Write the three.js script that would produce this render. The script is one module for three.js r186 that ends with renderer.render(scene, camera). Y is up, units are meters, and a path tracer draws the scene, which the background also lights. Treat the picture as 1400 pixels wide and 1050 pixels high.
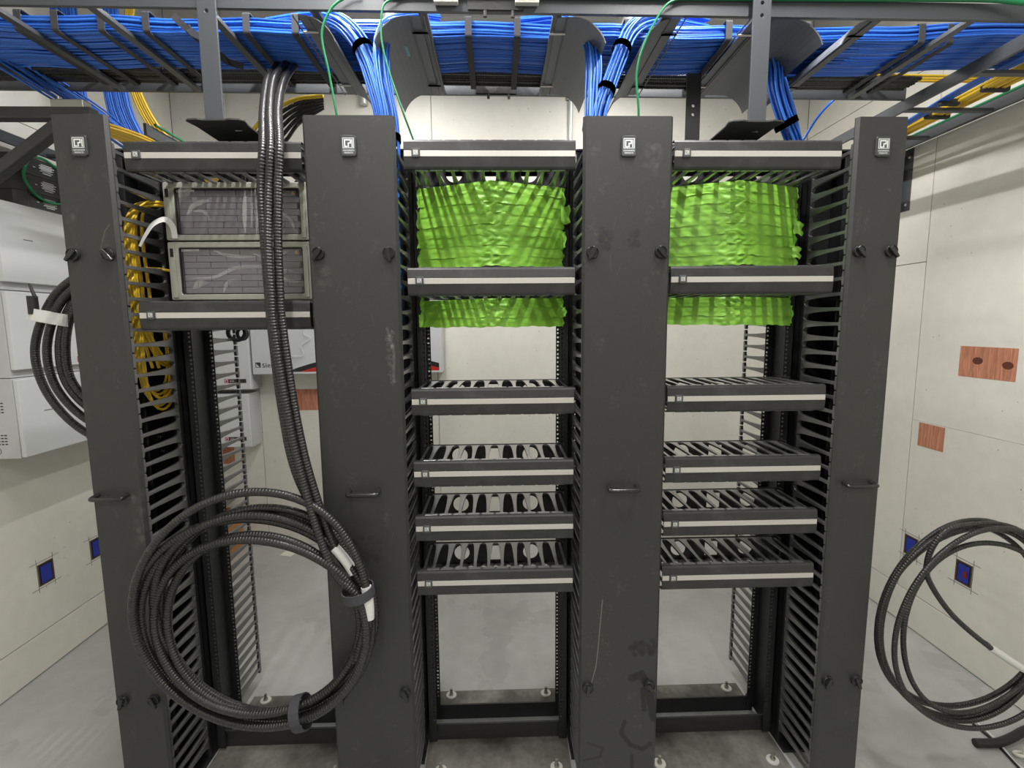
import * as THREE from 'three';
import { RoundedBoxGeometry } from 'three/addons/geometries/RoundedBoxGeometry.js';
import { mergeGeometries } from 'three/addons/utils/BufferGeometryUtils.js';
import { RectAreaLightUniformsLib } from 'three/addons/lights/RectAreaLightUniformsLib.js';

// ---------- camera, lights, exposure ----------
RectAreaLightUniformsLib.init();
const scene = new THREE.Scene();
const camera = new THREE.PerspectiveCamera(75.17, 1400 / 1050, 0.05, 30);
camera.rotation.order = 'YXZ';
camera.rotation.set(-0.119759, -0.0272583, -0.0083948);
camera.position.set(0.01625, 1.55, 1.44457);
const renderer = new THREE.WebGLRenderer();
renderer.toneMapping = THREE.LinearToneMapping;
renderer.toneMappingExposure = 1.68;
renderer.shadowMap.enabled = true;
const LAMP_POWER = 170;
scene.background = new THREE.Color(0x000000);

// ---------- helpers ----------
let seed = 7;
const rnd = () => { seed = (seed * 1664525 + 1013904223) >>> 0; return seed / 4294967296; };
const rr = (a, b) => a + (b - a) * rnd();
const V = (x, y, z) => new THREE.Vector3(x, y, z);
const used = {};
function numbered(n) { if (!(n in used)) { used[n] = 0; return n; } used[n]++; return n + '_' + String(used[n]).padStart(3, '0'); }
function mesh(name, geo, mat, parent) {
  const m = new THREE.Mesh(geo, mat); m.castShadow = true; m.receiveShadow = true;
  if (parent) { m.name = name; parent.add(m); } else { m.name = numbered(name); scene.add(m); }
  return m;
}
function tag(o, label, category, group, kind) {
  o.userData.label = label; o.userData.category = category;
  if (group) o.userData.group = group; if (kind) o.userData.kind = kind; return o;
}
function thing(name, label, category, pos = [0, 0, 0], group, kind) {
  const g = new THREE.Group(); g.name = numbered(name); g.position.set(...pos); scene.add(g); return tag(g, label, category, group, kind);
}
const G = (geo, x = 0, y = 0, z = 0, rx = 0, ry = 0, rz = 0) => { if (rx) geo.rotateX(rx); if (ry) geo.rotateY(ry); if (rz) geo.rotateZ(rz); return geo.translate(x, y, z); };
function rbox(x0, x1, y0, y1, z0, z1, r = 0.002, s = 1) {
  const w = x1 - x0, h = y1 - y0, d = z1 - z0; r = Math.min(r, w * 0.45, h * 0.45, d * 0.45);
  return new RoundedBoxGeometry(w, h, d, s, r).translate((x0 + x1) / 2, (y0 + y1) / 2, (z0 + z1) / 2);
}
function box(x0, x1, y0, y1, z0, z1) { return new THREE.BoxGeometry(x1 - x0, y1 - y0, z1 - z0).translate((x0 + x1) / 2, (y0 + y1) / 2, (z0 + z1) / 2); }
function merge(list) { return mergeGeometries(list.map(g => { const q = g.index ? g.toNonIndexed() : g; for (const k of Object.keys(q.attributes)) if (!['position', 'normal', 'uv'].includes(k)) q.deleteAttribute(k); return q; })); }
// uv in metres, picked by the way each face points
function metreUV(geo, s = 1, ox = 0, oy = 0) {
  const g = geo.index ? geo.toNonIndexed() : geo, p = g.attributes.position, n = g.attributes.normal, uv = new Float32Array(p.count * 2);
  for (let i = 0; i < p.count; i++) {
    const ax = Math.abs(n.getX(i)), ay = Math.abs(n.getY(i)), az = Math.abs(n.getZ(i)), x = p.getX(i), y = p.getY(i), z = p.getZ(i);
    const [a, b] = ax > ay && ax > az ? [z, y] : ay > az ? [x, z] : [x, y];
    uv[2 * i] = a / s + ox; uv[2 * i + 1] = b / s + oy;
  }
  g.setAttribute('uv', new THREE.BufferAttribute(uv, 2)); return g;
}
// swept round tube with uv in metres (u along, v around)
function tube(pts, r, seg = 24, rad = 8, closed = false, tension = 0.5) {
  const curve = new THREE.CatmullRomCurve3(pts.map(p => p.isVector3 ? p : V(...p)), closed, 'catmullrom', tension);
  const g = new THREE.TubeGeometry(curve, seg, r, rad, closed), len = curve.getLength(), uv = g.attributes.uv;
  for (let i = 0; i < uv.count; i++) uv.setXY(i, uv.getX(i) * len, uv.getY(i));
  if (!closed) {
    const caps = [g];
    for (const t of [0, 1]) {
      const c = new THREE.CircleGeometry(r, rad), d = curve.getTangentAt(t).multiplyScalar(t ? 1 : -1), q = new THREE.Quaternion().setFromUnitVectors(V(0, 0, 1), d), o = curve.getPointAt(t);
      c.applyQuaternion(q); c.translate(o.x, o.y, o.z); caps.push(c);
    }
    return merge(caps);
  }
  return g;
}
function extrude(shape, depth, bevel = 0, seg = 6) {
  return new THREE.ExtrudeGeometry(shape, { depth, bevelEnabled: bevel > 0, bevelSize: bevel, bevelThickness: bevel, bevelSegments: 1, curveSegments: seg, steps: 1 });
}
function poly(pts) { return new THREE.Shape(pts.map(p => new THREE.Vector2(p[0], p[1]))); }
function rrShape(w, h, r) {
  const s = new THREE.Shape(), x = -w / 2, y = -h / 2;
  s.moveTo(x + r, y); s.lineTo(x + w - r, y); s.absarc(x + w - r, y + r, r, -Math.PI / 2, 0); s.lineTo(x + w, y + h - r); s.absarc(x + w - r, y + h - r, r, 0, Math.PI / 2);
  s.lineTo(x + r, y + h); s.absarc(x + r, y + h - r, r, Math.PI / 2, Math.PI); s.lineTo(x, y + r); s.absarc(x + r, y + r, r, Math.PI, Math.PI * 1.5); return s;
}
// bar of flat section (w wide, t thick) from a to b; "up" is the thin direction
function bar(a, b, w, t, up = V(0, 1, 0)) {
  a = V(...a); b = V(...b); const d = b.clone().sub(a), L = d.length(), zx = d.normalize(), xx = up.clone().cross(zx).normalize(), yy = zx.clone().cross(xx);
  const g = new RoundedBoxGeometry(w, t, L, 1, Math.min(w, t) * 0.15), m = new THREE.Matrix4().makeBasis(xx, yy, zx); g.applyMatrix4(m);
  const c = a.add(b).multiplyScalar(0.5); return g.translate(c.x, c.y, c.z);
}
// a strap: closed loop of rectangular section in the plane across the x axis
function loopX(x, w, y0, y1, z0, z1, t = 0.002) {
  const cy = (y0 + y1) / 2, cz = (z0 + z1) / 2, o = rrShape(z1 - z0 + 2 * t, y1 - y0 + 2 * t, 0.008), i = rrShape(z1 - z0, y1 - y0, 0.007);
  o.holes.push(new THREE.Path(i.getPoints(3).reverse()));
  return extrude(o, w, 0, 3).rotateY(Math.PI / 2).scale(1, 1, -1 * -1).translate(x - w / 2, cy, cz);
}

// ---------- computed textures ----------
function noiseGrid(n) { const a = new Float32Array(n * n); for (let i = 0; i < a.length; i++) a[i] = rnd(); return a; }
function fbm(size, oct0, octs, ax = 1, ay = 1) {   // tileable value noise
  const out = new Float32Array(size * size); let amp = 1, tot = 0;
  for (let o = 0; o < octs; o++) {
    const n = oct0 << o, nx = Math.max(2, Math.round(n * ax)), ny = Math.max(2, Math.round(n * ay)), g = new Float32Array(nx * ny); for (let i = 0; i < g.length; i++) g[i] = rnd();
    for (let y = 0; y < size; y++) for (let x = 0; x < size; x++) {
      const fx = x / size * nx, fy = y / size * ny, ix = fx | 0, iy = fy | 0, tx = fx - ix, ty = fy - iy, sx = tx * tx * (3 - 2 * tx), sy = ty * ty * (3 - 2 * ty), x1 = (ix + 1) % nx, y1 = (iy + 1) % ny;
      out[y * size + x] += amp * ((g[iy * nx + ix] * (1 - sx) + g[iy * nx + x1] * sx) * (1 - sy) + (g[y1 * nx + ix] * (1 - sx) + g[y1 * nx + x1] * sx) * sy);
    }
    tot += amp; amp *= 0.55;
  }
  for (let i = 0; i < out.length; i++) out[i] /= tot; return out;
}
function canvasTex(w, h, draw, srgb = true) {
  const c = document.createElement('canvas'); c.width = w; c.height = h; draw(c.getContext('2d'), w, h);
  const t = new THREE.CanvasTexture(c); if (srgb) t.colorSpace = THREE.SRGBColorSpace; t.wrapS = t.wrapT = THREE.RepeatWrapping; return t;
}
function dataTex(size, f, srgb = true) {
  const d = new Uint8Array(size * size * 4);
  for (let i = 0; i < size * size; i++) { const c = f(i, i % size, (i / size) | 0); d[4 * i] = c[0]; d[4 * i + 1] = c[1]; d[4 * i + 2] = c[2]; d[4 * i + 3] = 255; }
  const t = new THREE.DataTexture(d, size, size); t.magFilter = THREE.LinearFilter; t.minFilter = THREE.LinearFilter; t.wrapS = t.wrapT = THREE.RepeatWrapping; if (srgb) t.colorSpace = THREE.SRGBColorSpace; t.needsUpdate = true; return t;
}
const nA = fbm(512, 4, 6), nB = fbm(512, 32, 3), nC = fbm(512, 6, 5), nStreak = fbm(512, 8, 4, 6, 0.5);
const clamp = (v, a, b) => Math.max(a, Math.min(b, v));
const wallSpecks = new Set(); for (let k = 0; k < 34; k++) { const i = (rnd() * 512 * 512) | 0; wallSpecks.add(i); if (rnd() < 0.5) wallSpecks.add(i + 1); if (rnd() < 0.4) wallSpecks.add(i + 512); }
const wallTex = dataTex(512, i => { const v = (nA[i] - 0.5) * 14 + (nB[i] - 0.5) * 8; const k = wallSpecks.has(i) ? 0.45 : 1; return [(215 + v) * k, (213 + v) * k, (203 + v) * k]; });
const floorTex = dataTex(512, i => { const v = (nA[i] - 0.5) * 34 + (nB[i] - 0.5) * 12 + (nC[i] > 0.62 ? -8 : 0); return [172 + v, 173 + v, 170 + v]; });
const steelTex = dataTex(512, i => { const v = (nA[i] - 0.5) * 130 + (nStreak[i] - 0.5) * 14 + (nB[i] - 0.5) * 24; return [clamp(104 + v, 50, 200), clamp(102 + v, 50, 196), clamp(95 + v * 0.95, 46, 186)]; });
const powderTex = dataTex(512, i => { const v = (nB[i] - 0.5) * 10 + Math.max(0, nC[i] - 0.56) * 60; return [41 + v, 41 + v, 41 + v]; });
const powderBump = dataTex(512, (i) => { const v = clamp(128 + (rnd() - 0.5) * 120, 0, 255); return [v, v, v]; }, false);
const ringBump = (() => {
  const w = 64, d = new Uint8Array(w * 4 * 4);
  for (let y = 0; y < 4; y++) for (let x = 0; x < w; x++) { const t = x / w, v = t < 0.72 ? 150 + 105 * Math.sin(Math.PI * t / 0.72) : 40, i = (y * w + x) * 4; d[i] = d[i + 1] = d[i + 2] = v; d[i + 3] = 255; }
  const t = new THREE.DataTexture(d, w, 4); t.magFilter = t.minFilter = THREE.LinearFilter; t.wrapS = t.wrapT = THREE.RepeatWrapping; t.repeat.set(1 / 0.0085, 1); t.needsUpdate = true; return t;
})();
const woodTex = dataTex(256, (i, x, y) => { const n = nStreak[(y * 2) * 512 + ((x * 2) % 512)], k = Math.sin(x * 0.22 + n * 14) * 10 + (n - 0.5) * 60; return [182 + k, 122 + k * 0.8, 94 + k * 0.7]; });
// scuffed powder-coat for a door, drawn once per door so that the marks differ
function doorTex(s, marks) {
  const W = 256, H = 2048;
  return canvasTex(W, H, c => {
    seed = s; c.fillStyle = '#2f2f2e'; c.fillRect(0, 0, W, H);
    for (let k = 0; k < 2600; k++) { const v = rnd() < 0.75 ? 70 + rr(0, 40) : 30; c.fillStyle = `rgba(${v},${v},${v},${rr(0.08, 0.35)})`; const d = rr(0.6, 2); c.fillRect(rr(0, W), rr(0, H), d, d * rr(0.7, 2.5)); }
    for (let k = 0; k < 70; k++) { c.strokeStyle = `rgba(150,148,140,${rr(0.05, 0.22)})`; c.lineWidth = rr(0.5, 1.6); c.beginPath(); const x = rr(0, W), y = rr(0, H); c.moveTo(x, y); c.lineTo(x + rr(-14, 14), y + rr(-30, 50)); c.stroke(); }
    for (let k = 0; k < 26; k++) { const x = rr(0, W), y = rr(0, H); for (let j = 0; j < 14; j++) { c.fillStyle = `rgba(112,110,104,${rr(0.04, 0.12)})`; c.beginPath(); c.ellipse(x + rr(-14, 14), y + rr(-24, 24), rr(1, 6), rr(1, 9), rr(0, 3), 0, 7); c.fill(); } }
    marks(c, W, H);
  });
}
const smudge = (c, x, y, n, sx, sy, col, a, r0 = 4, r1 = 14) => { for (let j = 0; j < n; j++) { c.fillStyle = `rgba(${col},${rr(a * 0.4, a)})`; c.beginPath(); c.ellipse(x + rr(-sx, sx), y + rr(-sy, sy), rr(r0, r1), rr(r0, r1), rr(0, 3), 0, 7); c.fill(); } };
const stroke = (c, pts, w, col) => { c.strokeStyle = col; c.lineWidth = w; c.lineCap = 'round'; c.beginPath(); c.moveTo(...pts[0]); for (const p of pts.slice(1)) c.lineTo(...p); c.stroke(); };
const doorMaps = [
  doorTex(11, (c, W, H) => { smudge(c, 220, 1120, 40, 26, 90, '140,140,136', 0.10); smudge(c, 60, 300, 20, 30, 60, '128,128,124', 0.08); stroke(c, [[170, 350], [200, 300], [226, 282]], 3, 'rgba(140,136,120,0.4)'); }),
  doorTex(23, (c, W, H) => { smudge(c, 222, 640, 30, 9, 90, '150,150,146', 0.22, 3, 8); stroke(c, [[214, 570], [232, 640], [228, 720]], 8, 'rgba(150,150,146,0.25)'); smudge(c, 40, 420, 16, 20, 30, '130,130,126', 0.08); smudge(c, 120, 1220, 20, 50, 40, '14,14,14', 0.2); }),
  doorTex(37, (c, W, H) => {
    smudge(c, 200, 110, 26, 26, 40, '130,130,132', 0.10); smudge(c, 60, 330, 20, 20, 30, '16,16,16', 0.25); smudge(c, 150, 330, 16, 18, 22, '16,16,16', 0.25);
    smudge(c, 200, 1560, 34, 44, 22, '14,14,14', 0.5, 5, 12); stroke(c, [[172, 1660], [200, 1650], [226, 1690], [236, 1750], [246, 1800]], 26, 'rgba(15,15,15,0.85)'); stroke(c, [[206, 1700], [214, 1770]], 16, 'rgba(15,15,15,0.8)');
    stroke(c, [[150, 1810], [140, 1850], [170, 1890], [210, 1908], [236, 1890]], 14, 'rgba(15,15,15,0.85)'); stroke(c, [[176, 1930], [178, 1970]], 12, 'rgba(15,15,15,0.8)'); smudge(c, 66, 1990, 12, 12, 6, '13,13,13', 0.6, 4, 8);
    stroke(c, [[72, 1400], [66, 1480], [60, 1560], [54, 1620], [36, 1690]], 2.5, 'rgba(165,163,152,0.55)'); for (let k = 0; k < 60; k++) stroke(c, [[rr(30, 100), rr(1350, 1700)], [rr(40, 90), rr(1400, 1650)]].map((p, i, a) => i ? [a[0][0] + rr(-5, 5), a[0][1] + rr(-7, 7)] : p), 1.2, 'rgba(160,158,150,0.3)');
    stroke(c, [[30, 1880], [80, 1900], [70, 1930], [20, 1940]], 8, 'rgba(15,15,15,0.5)');
  }),
  doorTex(53, (c, W, H) => { smudge(c, 70, 1040, 26, 40, 60, '150,150,146', 0.10, 2, 6); smudge(c, 200, 700, 20, 30, 60, '140,140,136', 0.08); }),
];

// ---------- materials ----------
const S = (o) => new THREE.MeshStandardMaterial(o);
const P = (o) => new THREE.MeshPhysicalMaterial(o);
const M = {
  wall: S({ map: wallTex, roughness: 0.62 }),
  ceil: S({ color: 0xb9b8b2, roughness: 0.9 }),
  floor: P({ map: floorTex, roughness: 0.38, clearcoat: 0.25, clearcoatRoughness: 0.3 }),
  black: S({ map: powderTex, roughness: 0.5, bumpMap: powderBump, bumpScale: 0.0002 }),
  post: S({ color: 0x1d1e1f, roughness: 0.45 }),
  plastic: P({ color: 0x505050, roughness: 0.3, clearcoat: 0.7, clearcoatRoughness: 0.18 }),
  inner: S({ color: 0x161617, roughness: 0.6 }),
  cover: S({ map: powderTex, roughness: 0.42, bumpMap: powderBump, bumpScale: 0.00015 }),
  silver: S({ color: 0xc2bfb8, roughness: 0.35, metalness: 0.35 }),
  steel: S({ map: steelTex, roughness: 0.55, metalness: 0.2 }),
  bolt: S({ color: 0x9a9890, roughness: 0.4, metalness: 0.8 }),
  washer: S({ color: 0xcac8bf, roughness: 0.5, metalness: 0.15 }),
  knob: S({ color: 0x242424, roughness: 0.22 }),
  conduit: S({ color: 0x262524, roughness: 0.3, bumpMap: ringBump, bumpScale: 0.0022 }),
  blackCable: S({ color: 0x1c1c1c, roughness: 0.5 }),
  runway: S({ color: 0x44474b, roughness: 0.42 }),
  drop: S({ color: 0x5a5e66, roughness: 0.5 }),
  strap: S({ color: 0x3c3c40, roughness: 0.85 }),
  green: S({ color: 0x18794b, roughness: 0.4 }),
  yellow: [0xe6bf2c, 0xeec93a, 0xd8b026].map(c => S({ color: c, roughness: 0.45 })),
  blue: [0x2a66cc, 0x3270d6, 0x2459b4, 0x3a7ade].map(c => S({ color: c, roughness: 0.4 })),
  tape: [0x84be3e, 0x8ac444, 0x7cb638].map(c => P({ color: c, roughness: 0.45, side: THREE.DoubleSide })),
  white: S({ color: 0xd9d8d2, roughness: 0.6 }),
  whiteTape: S({ color: 0xd6d6d2, roughness: 0.5, side: THREE.DoubleSide }),
  grey: S({ color: 0xb9babb, roughness: 0.5 }),
  greyBox: S({ color: 0xc9cbcc, roughness: 0.45 }),
  frame: S({ color: 0x9c9d92, roughness: 0.42 }),
  wood: S({ map: woodTex, roughness: 0.8 }),
  blueTape: S({ color: 0x1c2d96, roughness: 0.6 }),
  pipe: S({ color: 0xd0d0cc, roughness: 0.35, metalness: 0.5 }),
  paper: S({ color: 0xdeddcf, roughness: 0.9 }),
  rim: S({ color: 0x54402f, roughness: 0.9 }),
  card: S({ color: 0xb07a48, roughness: 0.9 }),
};
function plate(w, h, tex, mat = {}) { return [new THREE.PlaneGeometry(w, h), S({ map: tex, roughness: 0.5, ...mat })]; }

// ---------- the room ----------
const XL = -2.07, XR = 2.10, ZB = -2.0, ZF = 5.0, YC = 3.75, T = 0.1;
function structure(name, label, category) { const g = new THREE.Group(); g.name = name; scene.add(g); g.userData = { label, category, kind: 'structure' }; return g; }
{
  const f = mesh('floor', metreUV(box(XL - T, XR + T, -0.1, 0, ZB - T, ZF + T), 1.6), M.floor); f.userData = { label: 'pale grey sealed concrete floor', category: 'floor', kind: 'structure' };
  const c = mesh('ceiling', box(XL - T, XR + T, YC, YC + 0.1, ZB - T, ZF + T), M.ceil); c.userData = { label: 'plain pale ceiling above the cable runways', category: 'ceiling', kind: 'structure' };
  const wf = mesh('wall_front', metreUV(box(XL - T, XR + T, 0, YC, ZF, ZF + T), 1.3), M.wall); wf.userData = { label: 'white painted wall behind the viewer', category: 'wall', kind: 'structure' };
  const k = 0.012, gp = 0.0016;  // plywood sheets stand proud of the wall, open joints between them
  const wl = structure('wall_left', 'white painted plywood wall behind the grey cabinets', 'wall');
  mesh('backing', box(XL - T, XL, 0, YC, ZB - T, ZF), M.inner, wl);
  for (const [z0, z1, y0, y1] of [[ZB + k, -1.22, 0.185, 2.44], [-1.22, 0, 0.185, 2.44], [0, 1.22, 0.185, 2.44], [1.22, ZF, 0.185, 2.44], [ZB + k, 0, 2.44, YC], [0, ZF, 2.44, YC]])
    mesh('panel', metreUV(rbox(XL - 0.001, XL + k, y0 + gp, y1 - gp, z0 + gp, z1 - gp, 0.001), 1.3, z0, y0), M.wall, wl);
  const wr = structure('wall_right', 'white painted plywood wall with open sheet joints', 'wall');
  mesh('backing', box(XR, XR + T, 0, YC, ZB - T, ZF), M.inner, wr);
  for (const [z0, z1, y0, y1] of [[ZB + k, -0.96, 0.185, 1.832], [ZB + k, -0.96, 1.832, 2.75], [-0.96, 0.26, 0.185, 1.058], [-0.96, 0.26, 1.058, 2.75], [0.26, 1.48, 0.185, 2.75], [1.48, ZF, 0.185, 2.75], [ZB + k, 0.26, 2.75, YC], [0.26, ZF, 2.75, YC]]) {
    const j = z0 === -0.96 && (y0 === 1.058 || y1 === 1.058) ? 0.0005 : gp;
    mesh('panel', metreUV(rbox(XR - k, XR + 0.001, y0 + (y0 === 1.058 ? j : gp), y1 - (y1 === 1.058 ? j : gp), z0 + gp, z1 - gp, 0.0008), 1.3, z0 * 1.3, y0), M.wall, wr);
  }
  const wb = structure('wall_back', 'white painted plywood wall behind the racks', 'wall');
  mesh('backing', box(XL, XR, 0, YC, ZB - T, ZB), M.inner, wb);
  for (const [x0, x1, y0, y1] of [[XL + k, -1.62, 0, 2.44], [-1.62, -0.4, 0, 2.44], [-0.4, 0.82, 0, 2.44], [0.82, XR - k, 0, 2.44], [XL + k, -0.4, 2.44, YC], [-0.4, XR - k, 2.44, YC]])
    mesh('panel', metreUV(rbox(x0 + gp, x1 - gp, y0 + gp, y1 - (y1 < 3 ? 0.0004 : gp), ZB - 0.001, ZB + k, 0.0008), 1.3, x0, y0), M.wall, wb);
  const bl = mesh('baseboard_left', metreUV(rbox(XL - 0.001, XL + k + 0.001, 0.005, 0.182, ZB + k, ZF, 0.0015), 1.3), M.wall); bl.userData = { label: 'white plywood strip along the foot of the left wall', category: 'baseboard', kind: 'structure' };
  const br = mesh('baseboard_right', metreUV(rbox(XR - k - 0.001, XR + 0.001, 0.005, 0.182, ZB + k, ZF, 0.0015), 1.3), M.wall); br.userData = { label: 'white plywood strip along the foot of the right wall', category: 'baseboard', kind: 'structure' };
}

// ---------- lamps: long strip lights running front to back ----------
for (const [x, zs, lab] of [[-0.5, [0.2, 3.0, -1.06], 'left'], [0.72, [0.2, 3.0, -1.06], 'right']]) zs.forEach((z, i) => {
  const where = ['over the front of the racks', 'behind the viewer', 'behind the racks'][i];
  const t = thing('strip_light', `long narrow ceiling strip light ${where}, ${lab} row`, 'lamp', [x, 3.08, z], 'ceiling strip lights');
  mesh('housing', rbox(-0.05, 0.05, 0.012, 0.07, -0.61, 0.61, 0.006), M.white, t);
  mesh('lens', rbox(-0.019, 0.019, -0.006, 0.013, -0.6, 0.6, 0.005), S({ color: 0xffffff, emissive: 0xfffdfb, emissiveIntensity: [3, 3, 2][i] }), t);
  for (const s of [-0.45, 0.45]) mesh('hanger_rod', new THREE.CylinderGeometry(0.004, 0.004, 0.6, 6).translate(0, 0.37, s), M.bolt, t);
  const l = new THREE.RectAreaLight(0xfffdfb, LAMP_POWER * [1.2, 0.75, 0.42][i], 0.038, 1.2); l.position.set(0, -0.012, 0); l.rotation.set(-Math.PI / 2, 0, 0); l.castShadow = true; t.add(l);
});

// ---------- fingers shared by the cable managers ----------
function fingerShape(root, tip, wr, wt, head) {   // half outline along +s from root to tip
  const L = tip - root, up = [[0, wr], [0.012, wr * 0.86], [0.035, wr * 0.66], [0.08, wr * 0.52], [0.2, wr * 0.4], [0.45, wr * 0.28], [0.75, wt], [0.93, wt], [0.945, head], [1, head * 0.96]];
  const pts = up.map(([t, w]) => [root + t * L, w]); return poly([...pts, ...pts.slice().reverse().map(([s, w]) => [s, -w])]);
}
const FT = 0.009;
const fingerFront = extrude(fingerShape(0, 0.186, 0.0221, 0.0042, 0.0195), FT, 0.0008).rotateY(-Math.PI / 2).translate(FT / 2, 0, 0);   // along +z, outline in y-z
const fingerRear = fingerFront.clone().rotateY(Math.PI);
const fingerFlat = extrude(fingerShape(0, 0.184, 0.0208, 0.0042, 0.018), 0.005, 0.0006).rotateY(-Math.PI / 2).rotateZ(Math.PI / 2).translate(0, 0, 0);   // along +z, outline in x-z
{ fingerFlat.computeBoundingBox(); const b = fingerFlat.boundingBox; fingerFlat.translate(-(b.min.x + b.max.x) / 2, -(b.min.y + b.max.y) / 2, 0); }

// ---------- printed badges ----------
function drawLogo(c, x, y, w, h) {
  c.strokeStyle = '#e8ebe8'; c.lineWidth = w * 0.05; c.strokeRect(x + w * 0.05, y + h * 0.06, w * 0.9, h * 0.86);
  c.lineWidth = w * 0.1; c.lineCap = 'butt'; c.lineJoin = 'miter';
  c.beginPath(); c.moveTo(x + w * 0.42, y + h * 0.8); c.lineTo(x + w * 0.2, y + h * 0.8); c.lineTo(x + w * 0.2, y + h * 0.22); c.lineTo(x + w * 0.68, y + h * 0.22); c.lineTo(x + w * 0.68, y + h * 0.5); c.lineTo(x + w * 0.5, y + h * 0.5); c.lineTo(x + w * 0.5, y + h * 0.85); c.stroke();
  c.beginPath(); c.moveTo(x + w * 0.82, y + h * 0.17); c.lineTo(x + w * 0.82, y + h * 0.85); c.stroke();
}
const badgeTex = canvasTex(128, 168, (c, w, h) => {
  c.fillStyle = '#55585a'; c.fillRect(0, 0, w, h); drawLogo(c, 6, 8, 116, 104); c.fillStyle = '#dfe2df'; c.font = 'bold 17px sans-serif'; c.textAlign = 'center';
  c.fillText('CHATSWORTH', 64, 134, 112); c.fillText('PRODUCTS', 64, 156, 104);
});
const miniTex = canvasTex(96, 96, (c, w, h) => { c.fillStyle = '#6d6e6c'; c.fillRect(0, 0, w, h); drawLogo(c, 12, 10, 72, 72); });
const badgePlane = new THREE.PlaneGeometry(0.036, 0.047), badgeMat = S({ map: badgeTex, roughness: 0.35, metalness: 0.3 });
const miniPlane = new THREE.PlaneGeometry(0.0165, 0.0165), miniMat = S({ map: miniTex, roughness: 0.35, metalness: 0.3 });
const badgeBody = extrude(rrShape(0.04, 0.053, 0.006), 0.004, 0.001), miniBody = extrude(rrShape(0.021, 0.022, 0.003), 0.006, 0.001);

// ---------- vertical cable managers ----------
const knobRing = merge([new THREE.CylinderGeometry(0.0165, 0.018, 0.008, 20).rotateX(Math.PI / 2).translate(0, 0, 0.004), new THREE.TorusGeometry(0.0155, 0.0016, 6, 20).translate(0, 0, 0.0085)]);
const knobGrip = extrude(poly([[-0.004, 0.013], [0.004, 0.013], [0.0045, -0.006], [0.0025, -0.022], [-0.0025, -0.022], [-0.0045, -0.006]]), 0.008, 0.0012).translate(0, 0, 0.008);
function manager(xc, w, map, label, angles, hx) {
  const t = thing('vertical_cable_manager', label, 'cable manager', [xc, 0, 0], 'vertical cable managers'), h = w / 2;
  for (const s of [-1, 1]) mesh('side_channel', merge([rbox(-0.003, 0.003, 0.01, 2.1, -0.405, -0.2, 0.001), rbox(-0.003 - (s > 0 ? 0.02 : 0), 0.003 + (s < 0 ? 0.02 : 0), 0.01, 2.1, -0.222, -0.216, 0.001), rbox(-0.003 - (s > 0 ? 0.02 : 0), 0.003 + (s < 0 ? 0.02 : 0), 0.01, 2.1, -0.405, -0.399, 0.001)]).translate(s * (h - 0.006), 0, 0), M.post, t);
  mesh('mid_panel', rbox(-h + 0.01, h - 0.01, 0.01, 2.1, -0.312, -0.304, 0.001), M.inner, t);
  mesh('base_plate', rbox(-h + 0.002, h - 0.002, 0.001, 0.012, -0.44, -0.16, 0.001), M.post, t);
  mesh('top_plate', rbox(-h + 0.012, h - 0.012, 2.094, 2.1, -0.4, -0.21, 0.001), M.post, t);
  for (const s of [-1, 1]) for (let k = 0; k < 45; k++) {
    const y = 0.075 + k * 0.04445;
    mesh('finger', fingerFront, M.plastic, t).position.set(s * (h - 0.008), y, -0.2);
    mesh('finger', fingerRear, M.plastic, t).position.set(s * (h - 0.008), y, -0.412);
  }
  for (const s of [-1, 1]) mesh('finger_spine', box(-0.0035, 0.0035, 0.05, 2.08, -0.012, 0).translate(s * (h - 0.008), 0, -0.2), M.plastic, t), mesh('finger_spine', box(-0.0035, 0.0035, 0.05, 2.08, 0, 0.012).translate(s * (h - 0.008), 0, -0.424 + 0.012), M.plastic, t);
  // door: folded sheet with chamfered long edges
  const prof = poly([[-h, -0.0125], [-h, -0.009], [-h + 0.007, 0], [h - 0.007, 0], [h, -0.009], [h, -0.0125], [h - 0.0015, -0.0125], [h - 0.0015, -0.0098], [h - 0.0078, -0.0018], [-h + 0.0078, -0.0018], [-h + 0.0015, -0.0098], [-h + 0.0015, -0.0125]]);
  const dg = extrude(prof, 2.074, 0).rotateX(-Math.PI / 2).translate(0, 0.043, 0), p = dg.attributes.position, uv = dg.attributes.uv;
  dg.scale(1, 1, -1);
  { const q = dg.attributes.position, n = q.count; for (let i = 0; i < n; i += 3) { const a = [q.getX(i), q.getY(i), q.getZ(i)]; q.setXYZ(i, q.getX(i + 1), q.getY(i + 1), q.getZ(i + 1)); q.setXYZ(i + 1, ...a); } dg.computeVertexNormals(); }
  for (let i = 0; i < p.count; i++) uv.setXY(i, (p.getX(i) + h) / w, (p.getY(i) - 0.043) / 2.074);
  const door = mesh('door', dg, S({ map, roughness: 0.48, bumpMap: powderBump, bumpScale: 0.00012 }), t);
  let a = 0;
  for (const y of [1.75, 0.408]) for (const s of [-1, 1]) {
    const k = mesh('knob', knobRing, M.knob, t); k.position.set(s * (h - 0.028), y, 0);
    const g = mesh('grip', knobGrip, M.knob, k); g.rotation.z = angles[a++];
  }
  const hy = 1.059, hd = mesh('handle', tube([[hx - 0.042, hy + 0.004, 0], [hx - 0.043, hy + 0.002, 0.018], [hx - 0.036, hy, 0.03], [hx + 0.036, hy, 0.03], [hx + 0.043, hy + 0.002, 0.018], [hx + 0.042, hy + 0.004, 0]], 0.0066, 30, 8), M.knob, t);
  const b = mesh('badge', badgeBody, M.cover, t); b.position.set(0, 2.036, 0.0005);
  mesh('badge_print', badgePlane, badgeMat, b).position.set(0, 0, 0.0056);
  return t;
}
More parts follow.
